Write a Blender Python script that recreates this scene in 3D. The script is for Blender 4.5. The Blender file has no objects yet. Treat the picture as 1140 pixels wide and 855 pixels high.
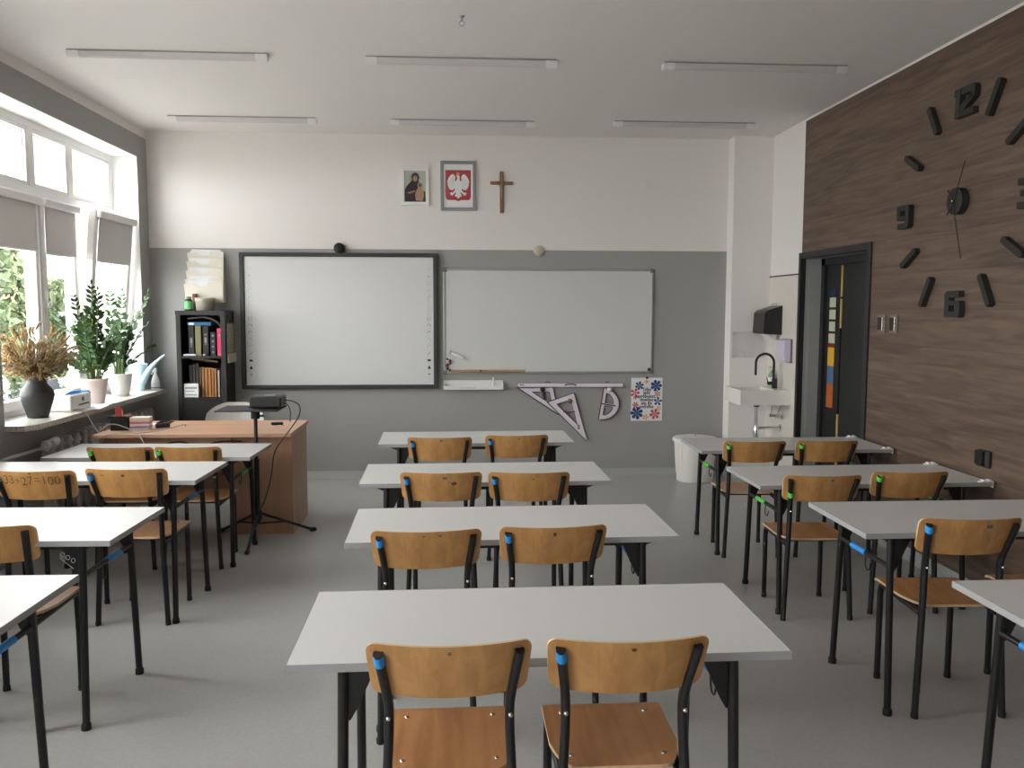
import bpy, bmesh, math, random
from mathutils import Vector, Matrix
PI = math.pi
random.seed(7)
SC = bpy.context.scene
COL = SC.collection

# ------------------------------------------------------------ camera, world, exposure
def make_camera():
    cd = bpy.data.cameras.new('camera'); cam = bpy.data.objects.new('camera', cd); COL.objects.link(cam)
    yaw, pitch, roll = 0.0637181625, -0.0887909963, 0.00214301207
    cy, sy, cp, sp = math.cos(yaw), math.sin(yaw), math.cos(pitch), math.sin(pitch)
    f = Vector((sy*cp, cy*cp, sp)); r = Vector((cy, -sy, 0)); u = r.cross(f)
    cr, sr = math.cos(roll), math.sin(roll)
    r2 = r*cr + u*sr; u2 = -r*sr + u*cr
    m = Matrix((r2, u2, -f)).transposed().to_4x4(); m.translation = Vector((0, 0, 1.65))
    cam.matrix_world = m
    cd.sensor_width = 36; cd.sensor_fit = 'HORIZONTAL'; cd.lens = 36*953.66/1140
    cd.clip_start = .05; cd.clip_end = 300
    SC.camera = cam
make_camera()
SKY = 12.0
w = bpy.data.worlds.new('sky'); SC.world = w; w.use_nodes = True
bg = w.node_tree.nodes['Background']; bg.inputs[0].default_value = (1.0, .972, .962, 1); bg.inputs[1].default_value = SKY
SC.view_settings.view_transform = 'Standard'; SC.view_settings.look = 'None'
SC.view_settings.exposure = 0.50; SC.view_settings.gamma = 1; SC.view_settings.use_curve_mapping = False
SC.cycles.max_bounces = 12; SC.cycles.diffuse_bounces = 8; SC.cycles.transparent_max_bounces = 16
SC.cycles.use_denoising = True
WINS = [(5.575, 8.03), (2.20, 4.63), (-1.25, 1.18)]      # window openings in the left wall (y from, y to)
ZS, ZT = .86, 2.995
for a, b in WINS:                                        # sky portals only guide sampling, they give no light
    L = bpy.data.lights.new('window_portal', 'AREA'); L.shape = 'RECTANGLE'; L.size = b-a; L.size_y = ZT-ZS
    L.cycles.is_portal = True
    o = bpy.data.objects.new('window_portal', L); COL.objects.link(o)
    o.location = (-3.27, (a+b)/2, (ZS+ZT)/2); o.rotation_euler = (0, -PI/2, 0)
    o.rotation_euler = Matrix(((0, 0, -1), (1, 0, 0), (0, -1, 0))).to_euler()   # faces +x

# ------------------------------------------------------------ materials
def srgb(r, g, b): return tuple(((c/255)/12.92 if c/255 <= .04045 else ((c/255+.055)/1.055)**2.4) for c in (r, g, b))
def mat(name, col, rough=.5, metal=0, spec=.5, bump=0, bscale=200, var=0, vscale=3, stretch=(1, 1, 1), coat=0):
    m = bpy.data.materials.new(name); m.use_nodes = True; nt = m.node_tree; N = nt.nodes; p = N['Principled BSDF']
    p.inputs['Base Color'].default_value = (*col, 1); p.inputs['Roughness'].default_value = rough
    p.inputs['Metallic'].default_value = metal; p.inputs['Specular IOR Level'].default_value = spec
    p.inputs['Coat Weight'].default_value = coat
    if var or bump:
        tc = N.new('ShaderNodeTexCoord'); mp = N.new('ShaderNodeMapping'); mp.inputs['Scale'].default_value = stretch
        nt.links.new(tc.outputs['Object'], mp.inputs[0])
    if var:
        n = N.new('ShaderNodeTexNoise'); n.inputs['Scale'].default_value = vscale; n.inputs['Detail'].default_value = 6
        nt.links.new(mp.outputs[0], n.inputs['Vector'])
        cr = N.new('ShaderNodeValToRGB'); e = cr.color_ramp.elements
        e[0].position = .3; e[1].position = .7
        e[0].color = (*[c*(1-var) for c in col], 1); e[1].color = (*[min(1, c*(1+var)) for c in col], 1)
        nt.links.new(n.outputs['Fac'], cr.inputs[0]); nt.links.new(cr.outputs[0], p.inputs['Base Color'])
    if bump:
        n2 = N.new('ShaderNodeTexNoise'); n2.inputs['Scale'].default_value = bscale
        nt.links.new(mp.outputs[0], n2.inputs['Vector'])
        b = N.new('ShaderNodeBump'); b.inputs['Strength'].default_value = bump; b.inputs['Distance'].default_value = .002
        nt.links.new(n2.outputs['Fac'], b.inputs['Height']); nt.links.new(b.outputs[0], p.inputs['Normal'])
    return m
def wood(name, c1, c2, axis='Y', scale=1.0, rough=.45, plank=0):
    m = bpy.data.materials.new(name); m.use_nodes = True; nt = m.node_tree; N = nt.nodes; p = N['Principled BSDF']
    p.inputs['Roughness'].default_value = rough
    tc = N.new('ShaderNodeTexCoord'); mp = N.new('ShaderNodeMapping')
    s = {'X': (1, 14, 14), 'Y': (14, 1, 14), 'Z': (14, 14, 1)}[axis]; mp.inputs['Scale'].default_value = [v*scale for v in s]
    nt.links.new(tc.outputs['Object'], mp.inputs[0])
    n = N.new('ShaderNodeTexNoise'); n.inputs['Scale'].default_value = 1; n.inputs['Detail'].default_value = 8; n.inputs['Distortion'].default_value = .8
    nt.links.new(mp.outputs[0], n.inputs['Vector'])
    cr = N.new('ShaderNodeValToRGB'); e = cr.color_ramp.elements; e[0].position = .32; e[1].position = .68
    e[0].color = (*c1, 1); e[1].color = (*c2, 1); nt.links.new(n.outputs['Fac'], cr.inputs[0])
    out = cr.outputs[0]
    if plank:
        sep = N.new('ShaderNodeSeparateXYZ'); nt.links.new(tc.outputs['Object'], sep.inputs[0])
        dv = N.new('ShaderNodeMath'); dv.operation = 'DIVIDE'; dv.inputs[1].default_value = plank; nt.links.new(sep.outputs['Z'], dv.inputs[0])
        fl = N.new('ShaderNodeMath'); fl.operation = 'FLOOR'; nt.links.new(dv.outputs[0], fl.inputs[0])
        # boards of different length along Y: offset by row, random tone per board
        ml = N.new('ShaderNodeMath'); ml.operation = 'MULTIPLY'; ml.inputs[1].default_value = .37; nt.links.new(fl.outputs[0], ml.inputs[0])
        yd = N.new('ShaderNodeMath'); yd.operation = 'MULTIPLY_ADD'; yd.inputs[1].default_value = .8; nt.links.new(sep.outputs['Y'], yd.inputs[0]); nt.links.new(ml.outputs[0], yd.inputs[2])
        fy = N.new('ShaderNodeMath'); fy.operation = 'FLOOR'; nt.links.new(yd.outputs[0], fy.inputs[0])
        cb = N.new('ShaderNodeCombineXYZ'); nt.links.new(fl.outputs[0], cb.inputs[0]); nt.links.new(fy.outputs[0], cb.inputs[1])
        wn = N.new('ShaderNodeTexWhiteNoise'); wn.noise_dimensions = '2D'; nt.links.new(cb.outputs[0], wn.inputs['Vector'])
        mr = N.new('ShaderNodeMapRange'); mr.inputs['To Min'].default_value = .94; mr.inputs['To Max'].default_value = 1.06; nt.links.new(wn.outputs['Value'], mr.inputs['Value'])
        fr = N.new('ShaderNodeMath'); fr.operation = 'FRACT'; nt.links.new(dv.outputs[0], fr.inputs[0])
        gt = N.new('ShaderNodeMath'); gt.operation = 'GREATER_THAN'; gt.inputs[1].default_value = .025; nt.links.new(fr.outputs[0], gt.inputs[0])
        gm = N.new('ShaderNodeMath'); gm.operation = 'MULTIPLY_ADD'; gm.inputs[1].default_value = .3; gm.inputs[2].default_value = .7; nt.links.new(gt.outputs[0], gm.inputs[0])
        mm = N.new('ShaderNodeMath'); mm.operation = 'MULTIPLY'; nt.links.new(mr.outputs[0], mm.inputs[0]); nt.links.new(gm.outputs[0], mm.inputs[1])
        vm = N.new('ShaderNodeVectorMath'); vm.operation = 'SCALE'; nt.links.new(out, vm.inputs[0]); nt.links.new(mm.outputs[0], vm.inputs['Scale'])
        out = vm.outputs[0]
    nt.links.new(out, p.inputs['Base Color'])
    return m
M = {}
M['white_wall'] = mat('white_wall_paint', (.79, .765, .745), .85, bump=.08, bscale=120)
M['ceiling'] = mat('ceiling_paint', (.78, .76, .745), .9, bump=.08, bscale=90)
M['grey_wall'] = mat('grey_wall_paint', (.345, .345, .335), .7, bump=.08, bscale=120)
M['reveal'] = mat('white_reveal_paint', (.85, .85, .84), .7)
M['floor'] = mat('vinyl_floor', (.435, .437, .428), .36, var=.06, vscale=60, bump=.05, bscale=150)
M['cove'] = mat('vinyl_cove', (.40, .41, .395), .5)
M['panel'] = wood('walnut_laminate', (.066, .041, .028), (.140, .092, .063), 'Y', 1.7, .5, plank=.235)
M['tile'] = mat('beige_splash_panel', (.66, .62, .56), .35)
M['upvc'] = mat('white_upvc', (.82, .82, .82), .35)
M['top'] = mat('grey_laminate', (.60, .595, .585), .36, var=.015, vscale=200)
M['edge'] = mat('grey_edging', (.33, .33, .33), .45)
M['black'] = mat('black_powder_coat', (.008, .008, .009), .38)
M['blackm'] = mat('black_matte', (.018, .018, .018), .7)
M['ply'] = wood('beech_plywood', (.40, .195, .062), (.57, .305, .112), 'Z', 1.6, .38)
M['plyseat'] = wood('beech_plywood_seat', (.42, .185, .065), (.56, .27, .105), 'Y', 1.6, .35)
M['plyedge'] = mat('plywood_edge', (.62, .44, .26), .6)
M['metal'] = mat('chrome', (.75, .75, .75), .2, 1)
M['steel'] = mat('brushed_steel', (.45, .45, .45), .4, 1)
M['alu'] = mat('aluminium', (.42, .43, .43), .4, .6)
M['blue'] = mat('blue_tape', (.03, .30, .75), .5)
M['green'] = mat('green_tape', (.12, .65, .10), .5)
M['board'] = mat('whiteboard_enamel', (.62, .63, .615), .25)
M['smart'] = mat('interactive_board_surface', (.67, .68, .67), .42)
M['darkframe'] = mat('dark_board_frame', (.03, .032, .038), .45)
M['ink'] = mat('ink', (.03, .03, .03), .7)
M['pale_ink'] = mat('pale_ink', (.42, .43, .43), .7)
M['white'] = mat('white_plastic', (.78, .78, .77), .4)
M['cream'] = mat('cream_card', (.74, .71, .62), .8)
M['paper'] = mat('paper', (.80, .80, .82), .9)
M['lilac'] = mat('pale_lilac_acrylic', (.80, .75, .82), .4)
M['magenta_dark'] = mat('dark_outline', (.09, .03, .05), .5)
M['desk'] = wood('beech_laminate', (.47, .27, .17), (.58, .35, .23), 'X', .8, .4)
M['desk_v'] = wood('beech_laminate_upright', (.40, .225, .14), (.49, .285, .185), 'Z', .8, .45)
M['anthracite'] = mat('anthracite_door', (.009, .009, .009), .55)
M['frame_grey'] = mat('dark_grey_frame', (.014, .015, .017), .5)
M['jamb'] = mat('grey_reveal_paint', (.30, .305, .295), .7)
M['shelf'] = mat('black_brown_veneer', (.015, .014, .014), .5)
M['sill'] = mat('speckled_stone', (.50, .48, .44), .28, var=.35, vscale=70)
def cloth_mat(name, col, f):
    m = mat(name, col, .9); nt = m.node_tree; N = nt.nodes; p = N['Principled BSDF']; out = [n for n in N if n.type == 'OUTPUT_MATERIAL'][0]
    t = N.new('ShaderNodeBsdfTranslucent'); t.inputs[0].default_value = (*col, 1); mx = N.new('ShaderNodeMixShader'); mx.inputs[0].default_value = f
    nt.links.new(p.outputs[0], mx.inputs[1]); nt.links.new(t.outputs[0], mx.inputs[2]); nt.links.new(mx.outputs[0], out.inputs[0]); return m
M['blind'] = cloth_mat('grey_blind_cloth', (.58, .565, .555), .16)
M['radiator'] = mat('radiator_enamel', (.50, .50, .49), .4)
M['vase'] = mat('black_ceramic', (.03, .03, .032), .55)
M['soil'] = mat('potting_soil', (.03, .02, .012), .95)
M['leaf'] = mat('zz_leaf', (.040, .092, .028), .6, spec=.3, var=.35, vscale=30)
M['stem'] = mat('green_stem', (.09, .155, .045), .6)
M['dry'] = mat('dried_goldenrod', (.36, .255, .12), .9, var=.4, vscale=40)
M['dry2'] = mat('dried_pale_heads', (.40, .33, .25), .9)
M['pinkpot'] = mat('pale_pink_pot', (.72, .62, .58), .45)
M['paleblue'] = mat('pale_blue_plastic', (.50, .72, .82), .35)
M['blueplastic'] = mat('blue_plastic', (.06, .30, .60), .45)
M['red'] = mat('emblem_red', (.44, .055, .065), .6)
M['gold'] = mat('gold_paint', (.55, .33, .06), .5)
M['crosswood'] = wood('cross_wood', (.20, .09, .035), (.32, .16, .07), 'Z', 3, .5)
M['bin'] = mat('cream_metal', (.80, .79, .74), .4)
M['ceramic'] = mat('white_ceramic', (.80, .78, .74), .18)
M['mdf'] = mat('dark_felt', (.022, .022, .02), .85)
def flat(name, rgb, rough=.6): 
    if name not in M: M[name] = mat(name, srgb(*rgb), rough)
    return M[name]
def glass_mat(name, tint=(.96, .98, .98), gl=.06):
    m = bpy.data.materials.new(name); m.use_nodes = True; nt = m.node_tree; N = nt.nodes
    for n in list(N):
        if n.type == 'BSDF_PRINCIPLED': N.remove(n)
    out = [n for n in N if n.type == 'OUTPUT_MATERIAL'][0]
    t = N.new('ShaderNodeBsdfTransparent'); t.inputs[0].default_value = (*tint, 1)
    g = N.new('ShaderNodeBsdfGlossy'); g.inputs['Roughness'].default_value = .02
    mx = N.new('ShaderNodeMixShader'); mx.inputs[0].default_value = gl
    nt.links.new(t.outputs[0], mx.inputs[1]); nt.links.new(g.outputs[0], mx.inputs[2]); nt.links.new(mx.outputs[0], out.inputs[0])
    return m
M['glass'] = glass_mat('window_glass')
M['acrylic'] = glass_mat('clear_acrylic', (.97, .97, .98), .05)

# ------------------------------------------------------------ mesh helpers
class MB:
    def __init__(s): s.v = []; s.f = []; s.m = []; s.s = []
    def add(s, vs, fs, mi=0, smooth=False):
        b = len(s.v); s.v += [tuple(v) for v in vs]
        for f in fs: s.f.append([b+i for i in f]); s.m.append(mi); s.s.append(smooth)
        return s
    def box(s, x0, x1, y0, y1, z0, z1, mi=0, bev=0):
        if bev:
            bm = bmesh.new(); bmesh.ops.create_cube(bm, size=1)
            for v in bm.verts: v.co = Vector(((x0+x1)/2+v.co.x*(x1-x0), (y0+y1)/2+v.co.y*(y1-y0), (z0+z1)/2+v.co.z*(z1-z0)))
            bmesh.ops.bevel(bm, geom=bm.edges[:], offset=bev, segments=2, affect='EDGES', profile=.5)
            bm.verts.index_update(); s.add([v.co[:] for v in bm.verts], [[v.index for v in f.verts] for f in bm.faces], mi); bm.free(); return s
        v = [(x, y, z) for z in (z0, z1) for y in (y0, y1) for x in (x0, x1)]
        return s.add(v, [(0, 2, 3, 1), (4, 5, 7, 6), (0, 1, 5, 4), (2, 6, 7, 3), (0, 4, 6, 2), (1, 3, 7, 5)], mi)
    def tube(s, pts, r, n=10, mi=0, caps=True, sy=None, up=None):
        """tube along pts; r a number or list; sy = second radius for a flat-oval section"""
        P = [Vector(p) for p in pts]; k = len(P); R = r if isinstance(r, (list, tuple)) else [r]*k
        vs = []; prev = None
        for i, p in enumerate(P):
            t = (P[min(i+1, k-1)]-P[max(i-1, 0)]).normalized()
            if prev is None:
                a = Vector(up) if up else (Vector((0, 0, 1)) if abs(t.z) < .9 else Vector((0, 1, 0)))
            else: a = prev
            n1 = (a - t*a.dot(t)).normalized(); n2 = t.cross(n1); prev = n1
            for j in range(n):
                an = 2*PI*j/n + PI/n
                vs.append(p + n1*math.cos(an)*R[i] + n2*math.sin(an)*(R[i] if sy is None else sy))
        fs = [(i*n+j, i*n+(j+1) % n, (i+1)*n+(j+1) % n, (i+1)*n+j) for i in range(k-1) for j in range(n)]
        s.add(vs, fs, mi, True)
        if caps: s.add(vs[:n], [tuple(range(n))[::-1]], mi); s.add(vs[-n:], [tuple(range(n))], mi)
        return s
    def lathe(s, prof, c=(0, 0, 0), n=28, mi=0, smooth=True, sx=1, sy=1):
        vs = [(c[0]+r*sx*math.cos(2*PI*j/n), c[1]+r*sy*math.sin(2*PI*j/n), c[2]+z) for r, z in prof for j in range(n)]
        fs = [(i*n+j, i*n+(j+1) % n, (i+1)*n+(j+1) % n, (i+1)*n+j) for i in range(len(prof)-1) for j in range(n)]
        return s.add(vs, fs, mi, smooth)
    def prism(s, poly, fn, d0, d1, mi=0, mside=None):
        """poly of (a,b) -> fn(a,b,d); front at d0, back at d1"""
        n = len(poly); v = [fn(a, b, d0) for a, b in poly]+[fn(a, b, d1) for a, b in poly]
        bm = bmesh.new(); bv = [bm.verts.new(p) for p in v]
        fa = [bm.faces.new(bv[:n]), bm.faces.new(bv[n:][::-1])]
        sd = [bm.faces.new((bv[i], bv[n+i], bv[n+(i+1) % n], bv[(i+1) % n])) for i in range(n)]
        bmesh.ops.recalc_face_normals(bm, faces=bm.faces[:])
        bmesh.ops.triangulate(bm, faces=fa)
        bm.verts.index_update()
        sds = set(sd)
        for f in bm.faces:
            pass
        b = len(s.v); s.v += [x.co[:] for x in bm.verts]
        for f in bm.faces:
            s.f.append([b+x.index for x in f.verts]); s.m.append((mside if (mside is not None and len(f.verts) == 4) else mi)); s.s.append(False)
        bm.free(); return s
    def sphere(s, c, r, n=10, mi=0, sz=1):
        prof = [(max(1e-4, r*math.sin(PI*i/n)), -r*sz*math.cos(PI*i/n)) for i in range(n+1)]
        return s.lathe(prof, c, n*2, mi)
    def build(s, name, mats, parent=None, loc=None, rot=None):
        me = bpy.data.meshes.new(name); me.from_pydata(s.v, [], s.f); 
        for m in (mats if isinstance(mats, (list, tuple)) else [mats]): me.materials.append(M[m] if isinstance(m, str) else m)
        me.polygons.foreach_set('material_index', s.m); me.polygons.foreach_set('use_smooth', s.s); me.update()
        o = bpy.data.objects.new(name, me); COL.objects.link(o)
        if parent: o.parent = parent
        if loc: o.location = loc
        if rot: o.rotation_euler = rot
        return o
def empty(name, label, cat, loc=(0, 0, 0), rz=0, group=None):
    o = bpy.data.objects.new(name, None); COL.objects.link(o); o.empty_display_size = .1
    o.location = loc; o.rotation_euler = (0, 0, rz); o['label'] = label; o['category'] = cat
    if group: o['group'] = group
    return o
def tag(o, label, cat, group=None):
    o['label'] = label; o['category'] = cat
    if group: o['group'] = group
    return o
def struct(o): o['kind'] = 'structure'; return o
def copy_tree(o, parent=None):
    c = o.copy(); COL.objects.link(c)
    if parent: c.parent = parent
    for ch in KIDS.get(o.name, [k for k in o.children]): copy_tree(ch, c)
    return c
KIDS = {}
def bez(p0, p1, p2, p3, n=12):
    P = [Vector(p) for p in (p0, p1, p2, p3)]
    return [P[0]*(1-t)**3+P[1]*3*t*(1-t)**2+P[2]*3*t*t*(1-t)+P[3]*t**3 for t in [i/n for i in range(n+1)]]
def smooth_path(pts, it=2):
    P = [Vector(p) for p in pts]
    for _ in range(it):
        Q = [P[0]]
        for a, b in zip(P[:-1], P[1:]): Q += [a*.75+b*.25, a*.25+b*.75]
        Q.append(P[-1]); P = Q
    return P
def text_geo(txt, size, align='CENTER', extrude=0, bold=0, spacing=1.0):
    cu = bpy.data.curves.new('lettering', 'FONT'); cu.body = txt; cu.size = size; cu.align_x = align; cu.resolution_u = 3
    cu.extrude = extrude; cu.offset = bold; cu.space_line = spacing
    o = bpy.data.objects.new('lettering', cu); COL.objects.link(o)
    dg = bpy.context.evaluated_depsgraph_get(); me = bpy.data.meshes.new_from_object(o.evaluated_get(dg))
    vs = [v.co.copy() for v in me.vertices]; fs = [list(p.vertices) for p in me.polygons]
    bpy.data.objects.remove(o); bpy.data.curves.remove(cu); bpy.data.meshes.remove(me)
    return vs, fs
def add_text(mb, txt, size, fn, mi=0, **k):
    vs, fs = text_geo(txt, size, **k); mb.add([fn(v.x, v.y, v.z) for v in vs], fs, mi)

# ------------------------------------------------------------ room
XL, XP, XW, YB, YF, H = -2.865, 2.93, 3.0, 8.27, -2.2, 3.27
struct(MB().box(-3.3, 3.4, YF-.2, YB+.2, -.12, 0).build('floor', 'floor'))
struct(MB().box(-3.3, 3.4, YF-.2, YB+.2, H, H+.15).build('ceiling', 'ceiling'))
b = MB(); b.box(-3.3, 3.4, YB, YB+.2, 2.2, H, 0); b.box(-3.3, 3.4, YB, YB+.2, 0, 2.2, 1); struct(b.build('wall_back', ['white_wall', 'grey_wall']))
struct(MB().box(-3.3, 3.4, YF-.2, YF, 0, H).build('wall_front', 'white_wall'))
# left wall with three window openings
b = MB(); X0 = -3.27
ys = [YF]; 
for a, c in sorted(WINS): ys += [a, c]
ys.append(YB)
for i in range(0, len(ys), 2): b.box(X0, XL, ys[i], ys[i+1], 0, 3.19, 0)
for a, c in WINS: b.box(X0, XL, a, c, 0, ZS, 0); b.box(X0, XL, a, c, ZT, 3.19, 0)
b.box(X0, XL+.002, YF, YB, 3.19, H, 1)
struct(b.build('wall_left', ['grey_wall', 'white_wall']))
b = MB()
for a, c in WINS:                                     # white plaster lining of the reveals
    b.box(X0, XL+.001, c-.004, c, ZS, ZT); b.box(X0, XL+.001, a, a+.004, ZS, ZT); b.box(X0, XL+.001, a, c, ZT-.004, ZT)
o = struct(b.build('trim_1', 'reveal'))
# right wall
DY0, DY1, DZ = 5.985, 7.19, 2.10
b = MB(); b.box(XW, 3.25, DY1, YB, 0, H, 0); b.box(3.0, 3.25, YF, DY0, 0, H, 0); b.box(3.0, 3.25, DY0, DY1, DZ, H, 0)
struct(b.build('wall_right', 'white_wall'))
b = MB(); b.box(XP, 3.0, YF, DY0, .10, 3.215, 0); b.box(XP, 3.0, DY0, DY1, DZ, 3.215, 0)
struct(b.build('wall_panel_right', 'panel'))
struct(MB().box(XP+.01, 3.0, YF, DY0, .0, .10).build('baseboard_right', 'cove'))
b = MB(); b.add([(-3.0, YB, .075), (3.0, YB, .075), (3.0, YB-.004, .07), (3, YB-.006, .02), (3.0, YB-.03, .001), (-3.0, YB-.03, .001), (-3, YB-.006, .02), (-3, YB-.004, .07)],
      [(0, 1, 2, 7), (7, 2, 3, 6), (6, 3, 4, 5)], 0, True); b.box(-3.0, 2.62, YB-.004, YB, 0, .075)
struct(b.build('baseboard_back', 'cove'))
struct(MB().box(2.62, XW, 8.10, YB, 0, H).build('wall_column', 'white_wall'))
b = MB(); b.box(2.992, XW, DY1+.03, 8.10, 0, 1.943, 0); b.box(2.988, XW, DY1+.03, 8.10, 1.943, 1.955, 1)
struct(b.build('trim_2', ['tile', 'frame_grey']))
# door: casing, reveal, side light and leaf, all set back in the wall
b = MB(); b.box(XP-.012, 2.965, DY1-.008, DY1+.035, 0, DZ-.03, 0); b.box(2.965, 3.0, DY1-.006, DY1+.034, 0, DZ-.03, 1); b.box(XP-.012, 3.0, DY0-.045, DY0+.012, 0, DZ-.03, 0); b.box(XP-.012, 3.0, DY0-.045, DY1+.035, DZ-.03, DZ+.02, 0)
b.box(3.0, 3.12, DY1-.012, DY1, 0, DZ, 1); b.box(3.0, 3.12, DY0, DY0+.01, 0, DZ, 1); b.box(3.0, 3.12, DY0, DY1, DZ-.03, DZ, 1)
b.box(3.10, 3.16, DY1-.075, DY1-.01, 0, DZ-.03, 0); b.box(3.10, 3.16, DY0, DY1, DZ-.09, DZ-.02, 0); b.box(3.10, 3.16, DY0, DY0+.05, 0, DZ-.03, 0)
door = struct(b.build('door_1', ['frame_grey', 'jamb']))
MB().box(3.125, 3.165, 6.845, DY1-.075, .01, DZ-.09, 0, .003).build('side_leaf', 'anthracite', door)
lf = MB().box(3.12, 3.165, DY0+.05, 6.80, .01, DZ-.09, 0, .003).build('door_leaf', 'anthracite', door)
b = MB().tube([(3.12, 6.08, 1.02), (3.07, 6.08, 1.02), (3.07, 6.20, 1.02)], .009, 8); b.box(3.113, 3.121, 6.055, 6.105, .9, 1.1, 0, .002); b.build('handle', 'blackm', lf)
b = MB()
for z0, z1 in ((1.745, 2.0), (1.49, 1.73), (.30, .78)): b.box(3.118, 3.16, 6.812, 6.833, z0, z1)
b.build('gap_strip', flat('pale_gold', (190, 160, 90)), door)
struct(MB().box(3.25, 3.33, 5.5, 7.8, 0, 2.6).build('wall_light_stop', 'jamb'))  # added blocker: keeps outdoor light from leaking through the door gap
# strip of coloured cards with notes on the side leaf
cz = [(1.82, 1.72, 'navy', (28, 36, 66)), (1.445, 1.325, 'dark_red', (120, 25, 28)), (1.325, 1.17, 'mustard', (205, 160, 40)), (1.17, 1.02, 'slate_blue', (78, 105, 135)), (1.02, .82, 'orange_brown', (172, 88, 32))]
t = empty('card_strip', 'tall strip of coloured cards with four pale notes on the dark door', 'poster', (3.124, 7.0, 0))
for z1, z0, nm, c in cz: MB().box(-.004, 0, -.075, .045, z0, z1).build('card', flat(nm, c), t)
for zc in (1.70, 1.60, 1.50, 1.40):
    MB().box(-.007, -.004, -.085, .03, zc-.04, zc+.04).build('note', flat('pale_green_note', (178, 184, 160)), t)
# ground and what stands outside
struct(MB().box(-60, -3.3, -30, 80, -1.0, -.9).build('ground', mat('pale_paving', (.34, .33, .31), .9, var=.2, vscale=2)))

# ------------------------------------------------------------ windows
def ring(b, x0, x1, y0, y1, z0, z1, w, mi=0, bev=.006, wt=None):
    wt = w if wt is None else wt
    b.box(x0, x1, y0, y0+w, z0, z1, mi, bev); b.box(x0, x1, y1-w, y1, z0, z1, mi, bev)
    b.box(x0, x1, y0+w-.002, y1-w+.002, z0, z0+w, mi, bev); b.box(x0, x1, y0+w-.002, y1-w+.002, z1-wt, z1, mi, bev)
BL = ['roller blind over the window, nearest the dried flowers', 'narrow grey roller blind on the middle window sash', 'grey roller blind on the tilted window sash by the corner']
for wi, (a, c) in enumerate(WINS):
    b = MB(); ring(b, -3.15, -3.08, a, c, .885, ZT, .055)
    m1, m2 = c-1.495, c-.86
    for m in (m1, m2): b.box(-3.15, -3.08, m-.032, m+.032, .93, ZT-.05, 0, .006)
    b.box(-3.15, -3.075, a+.05, c-.05, 2.44, 2.52, 0, .006)
    fr = struct(b.build('window_%d' % (wi+1), 'upvc'))
    cols = [(a+.055, m1-.032), (m1+.032, m2-.032), (m2+.032, c-.055)]
    for k, (y0, y1) in enumerate(cols):                # fixed top lights
        q = MB(); ring(q, -3.135, -3.085, y0, y1, 2.52, ZT-.055, .03, bev=.004); q.box(-3.105, -3.098, y0+.02, y0+.032, 2.54, ZT-.07, 0)
        pf = q.build('transom_frame', 'upvc', fr)
        g = MB().box(-3.118, -3.110, y0+.028, y1-.028, 2.548, ZT-.083).build('glass_pane', 'glass', pf)
        h = MB(); ring(h, -3.108, -3.105, y0+.026, y1-.026, 2.546, ZT-.081, .008, bev=0); h.build('gasket', 'blackm', pf)
    for k, (y0, y1) in enumerate(cols):                # opening sashes; origin on the bottom hinge
        zb, zt = .935, 2.445; x = -3.10
        q = MB(); ring(q, 0, .062, y0-.018, y1+.018, 0, zt-zb, .072, bev=.008)
        s_ = q.build('sash', 'upvc', fr, loc=(x, 0, zb))
        g = MB().box(.022, .030, y0+.05, y1-.05, .07, zt-zb-.07).build('glass_pane', 'glass', s_)
        hb = MB().box(.062, .070, y0+.01, y0+.04, .66, .74, 0, .003)
        hb.tube([(.068, y0+.025, .71), (.095, y0+.025, .72), (.10, y0+.027, .78), (.098, y0+.03, .845)], [.009, .01, .009, .006], 8)
        hb.build('handle', 'white', s_)
        tilt = (wi == 0 and k == 2)
        if tilt: s_.rotation_euler = (0, math.radians(5.4), 0)
        if wi == 0:
            t = empty('roller_blind', BL[k], 'blind', (x, 0, zb), 0, 'roller blinds of the corner window'); t.rotation_euler = s_.rotation_euler
            zc = zt-zb
            q = MB(); q.box(.062, .104, y0-.01, y1+.01, zc-.062, zc-.002, 0, .014); q.build('cassette', 'upvc', t)
            dl = (.33, .34, .35)[k]
            q = MB(); q.box(.068, .070, y0+.035, y1-.035, zc-.06-dl, zc-.05); q.build('blind_cloth', 'blind', t)
            q = MB(); q.box(.064, .074, y0+.033, y1-.033, zc-.07-dl, zc-.058-dl, 0, .003); q.build('bottom_rail', 'upvc', t)
            q = MB(); q.tube([(.072, y1-.02, zc-.05), (.072, y1-.02, .45)], .0025, 6); q.build('chain', 'white', t)

# window sill, radiator and pipe
b = MB(); b.prism([(-3.075, 5.58), (-2.868, 5.58), (-2.868, 5.57), (-2.74, 5.57), (-2.69, 5.66), (-2.69, 8.09), (-2.868, 8.09), (-2.868, 8.025), (-3.075, 8.025)], lambda x, y, d: (x, y, d), .895, .86)
tag(b.build('window_sill', 'sill'), 'speckled stone sill slab under the corner window', 'windowsill')
for i in (1, 2):
    a, c = WINS[i]; tag(MB().box(-3.075, -2.70, a+.005, c-.005, .86, .895, 0, .003).build('window_sill', 'sill'), ['', 'speckled stone sill slab under the middle window of the row', 'speckled stone sill slab under the window furthest back'][i], 'windowsill')
t = empty('radiator', 'pale ribbed radiator under the window sill', 'radiator', (-2.80, 6.95, 0))
b = MB()
n = 16
for i in range(n):
    y = -.95+i*1.9/(n-1)
    b.box(-.045, .045, y-.022, y+.022, .14, .74, 0, .016)
b.tube([(0, -.97, .20), (0, .97, .20)], .022, 10); b.tube([(0, -.97, .68), (0, .97, .68)], .022, 10)
b.build('rib_body', 'radiator', t)
MB().box(-.06, -.04, -.6, -.5, .0, .7).box(-.06, -.04, .5, .6, 0, .7).build('bracket', 'radiator', t)
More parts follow.
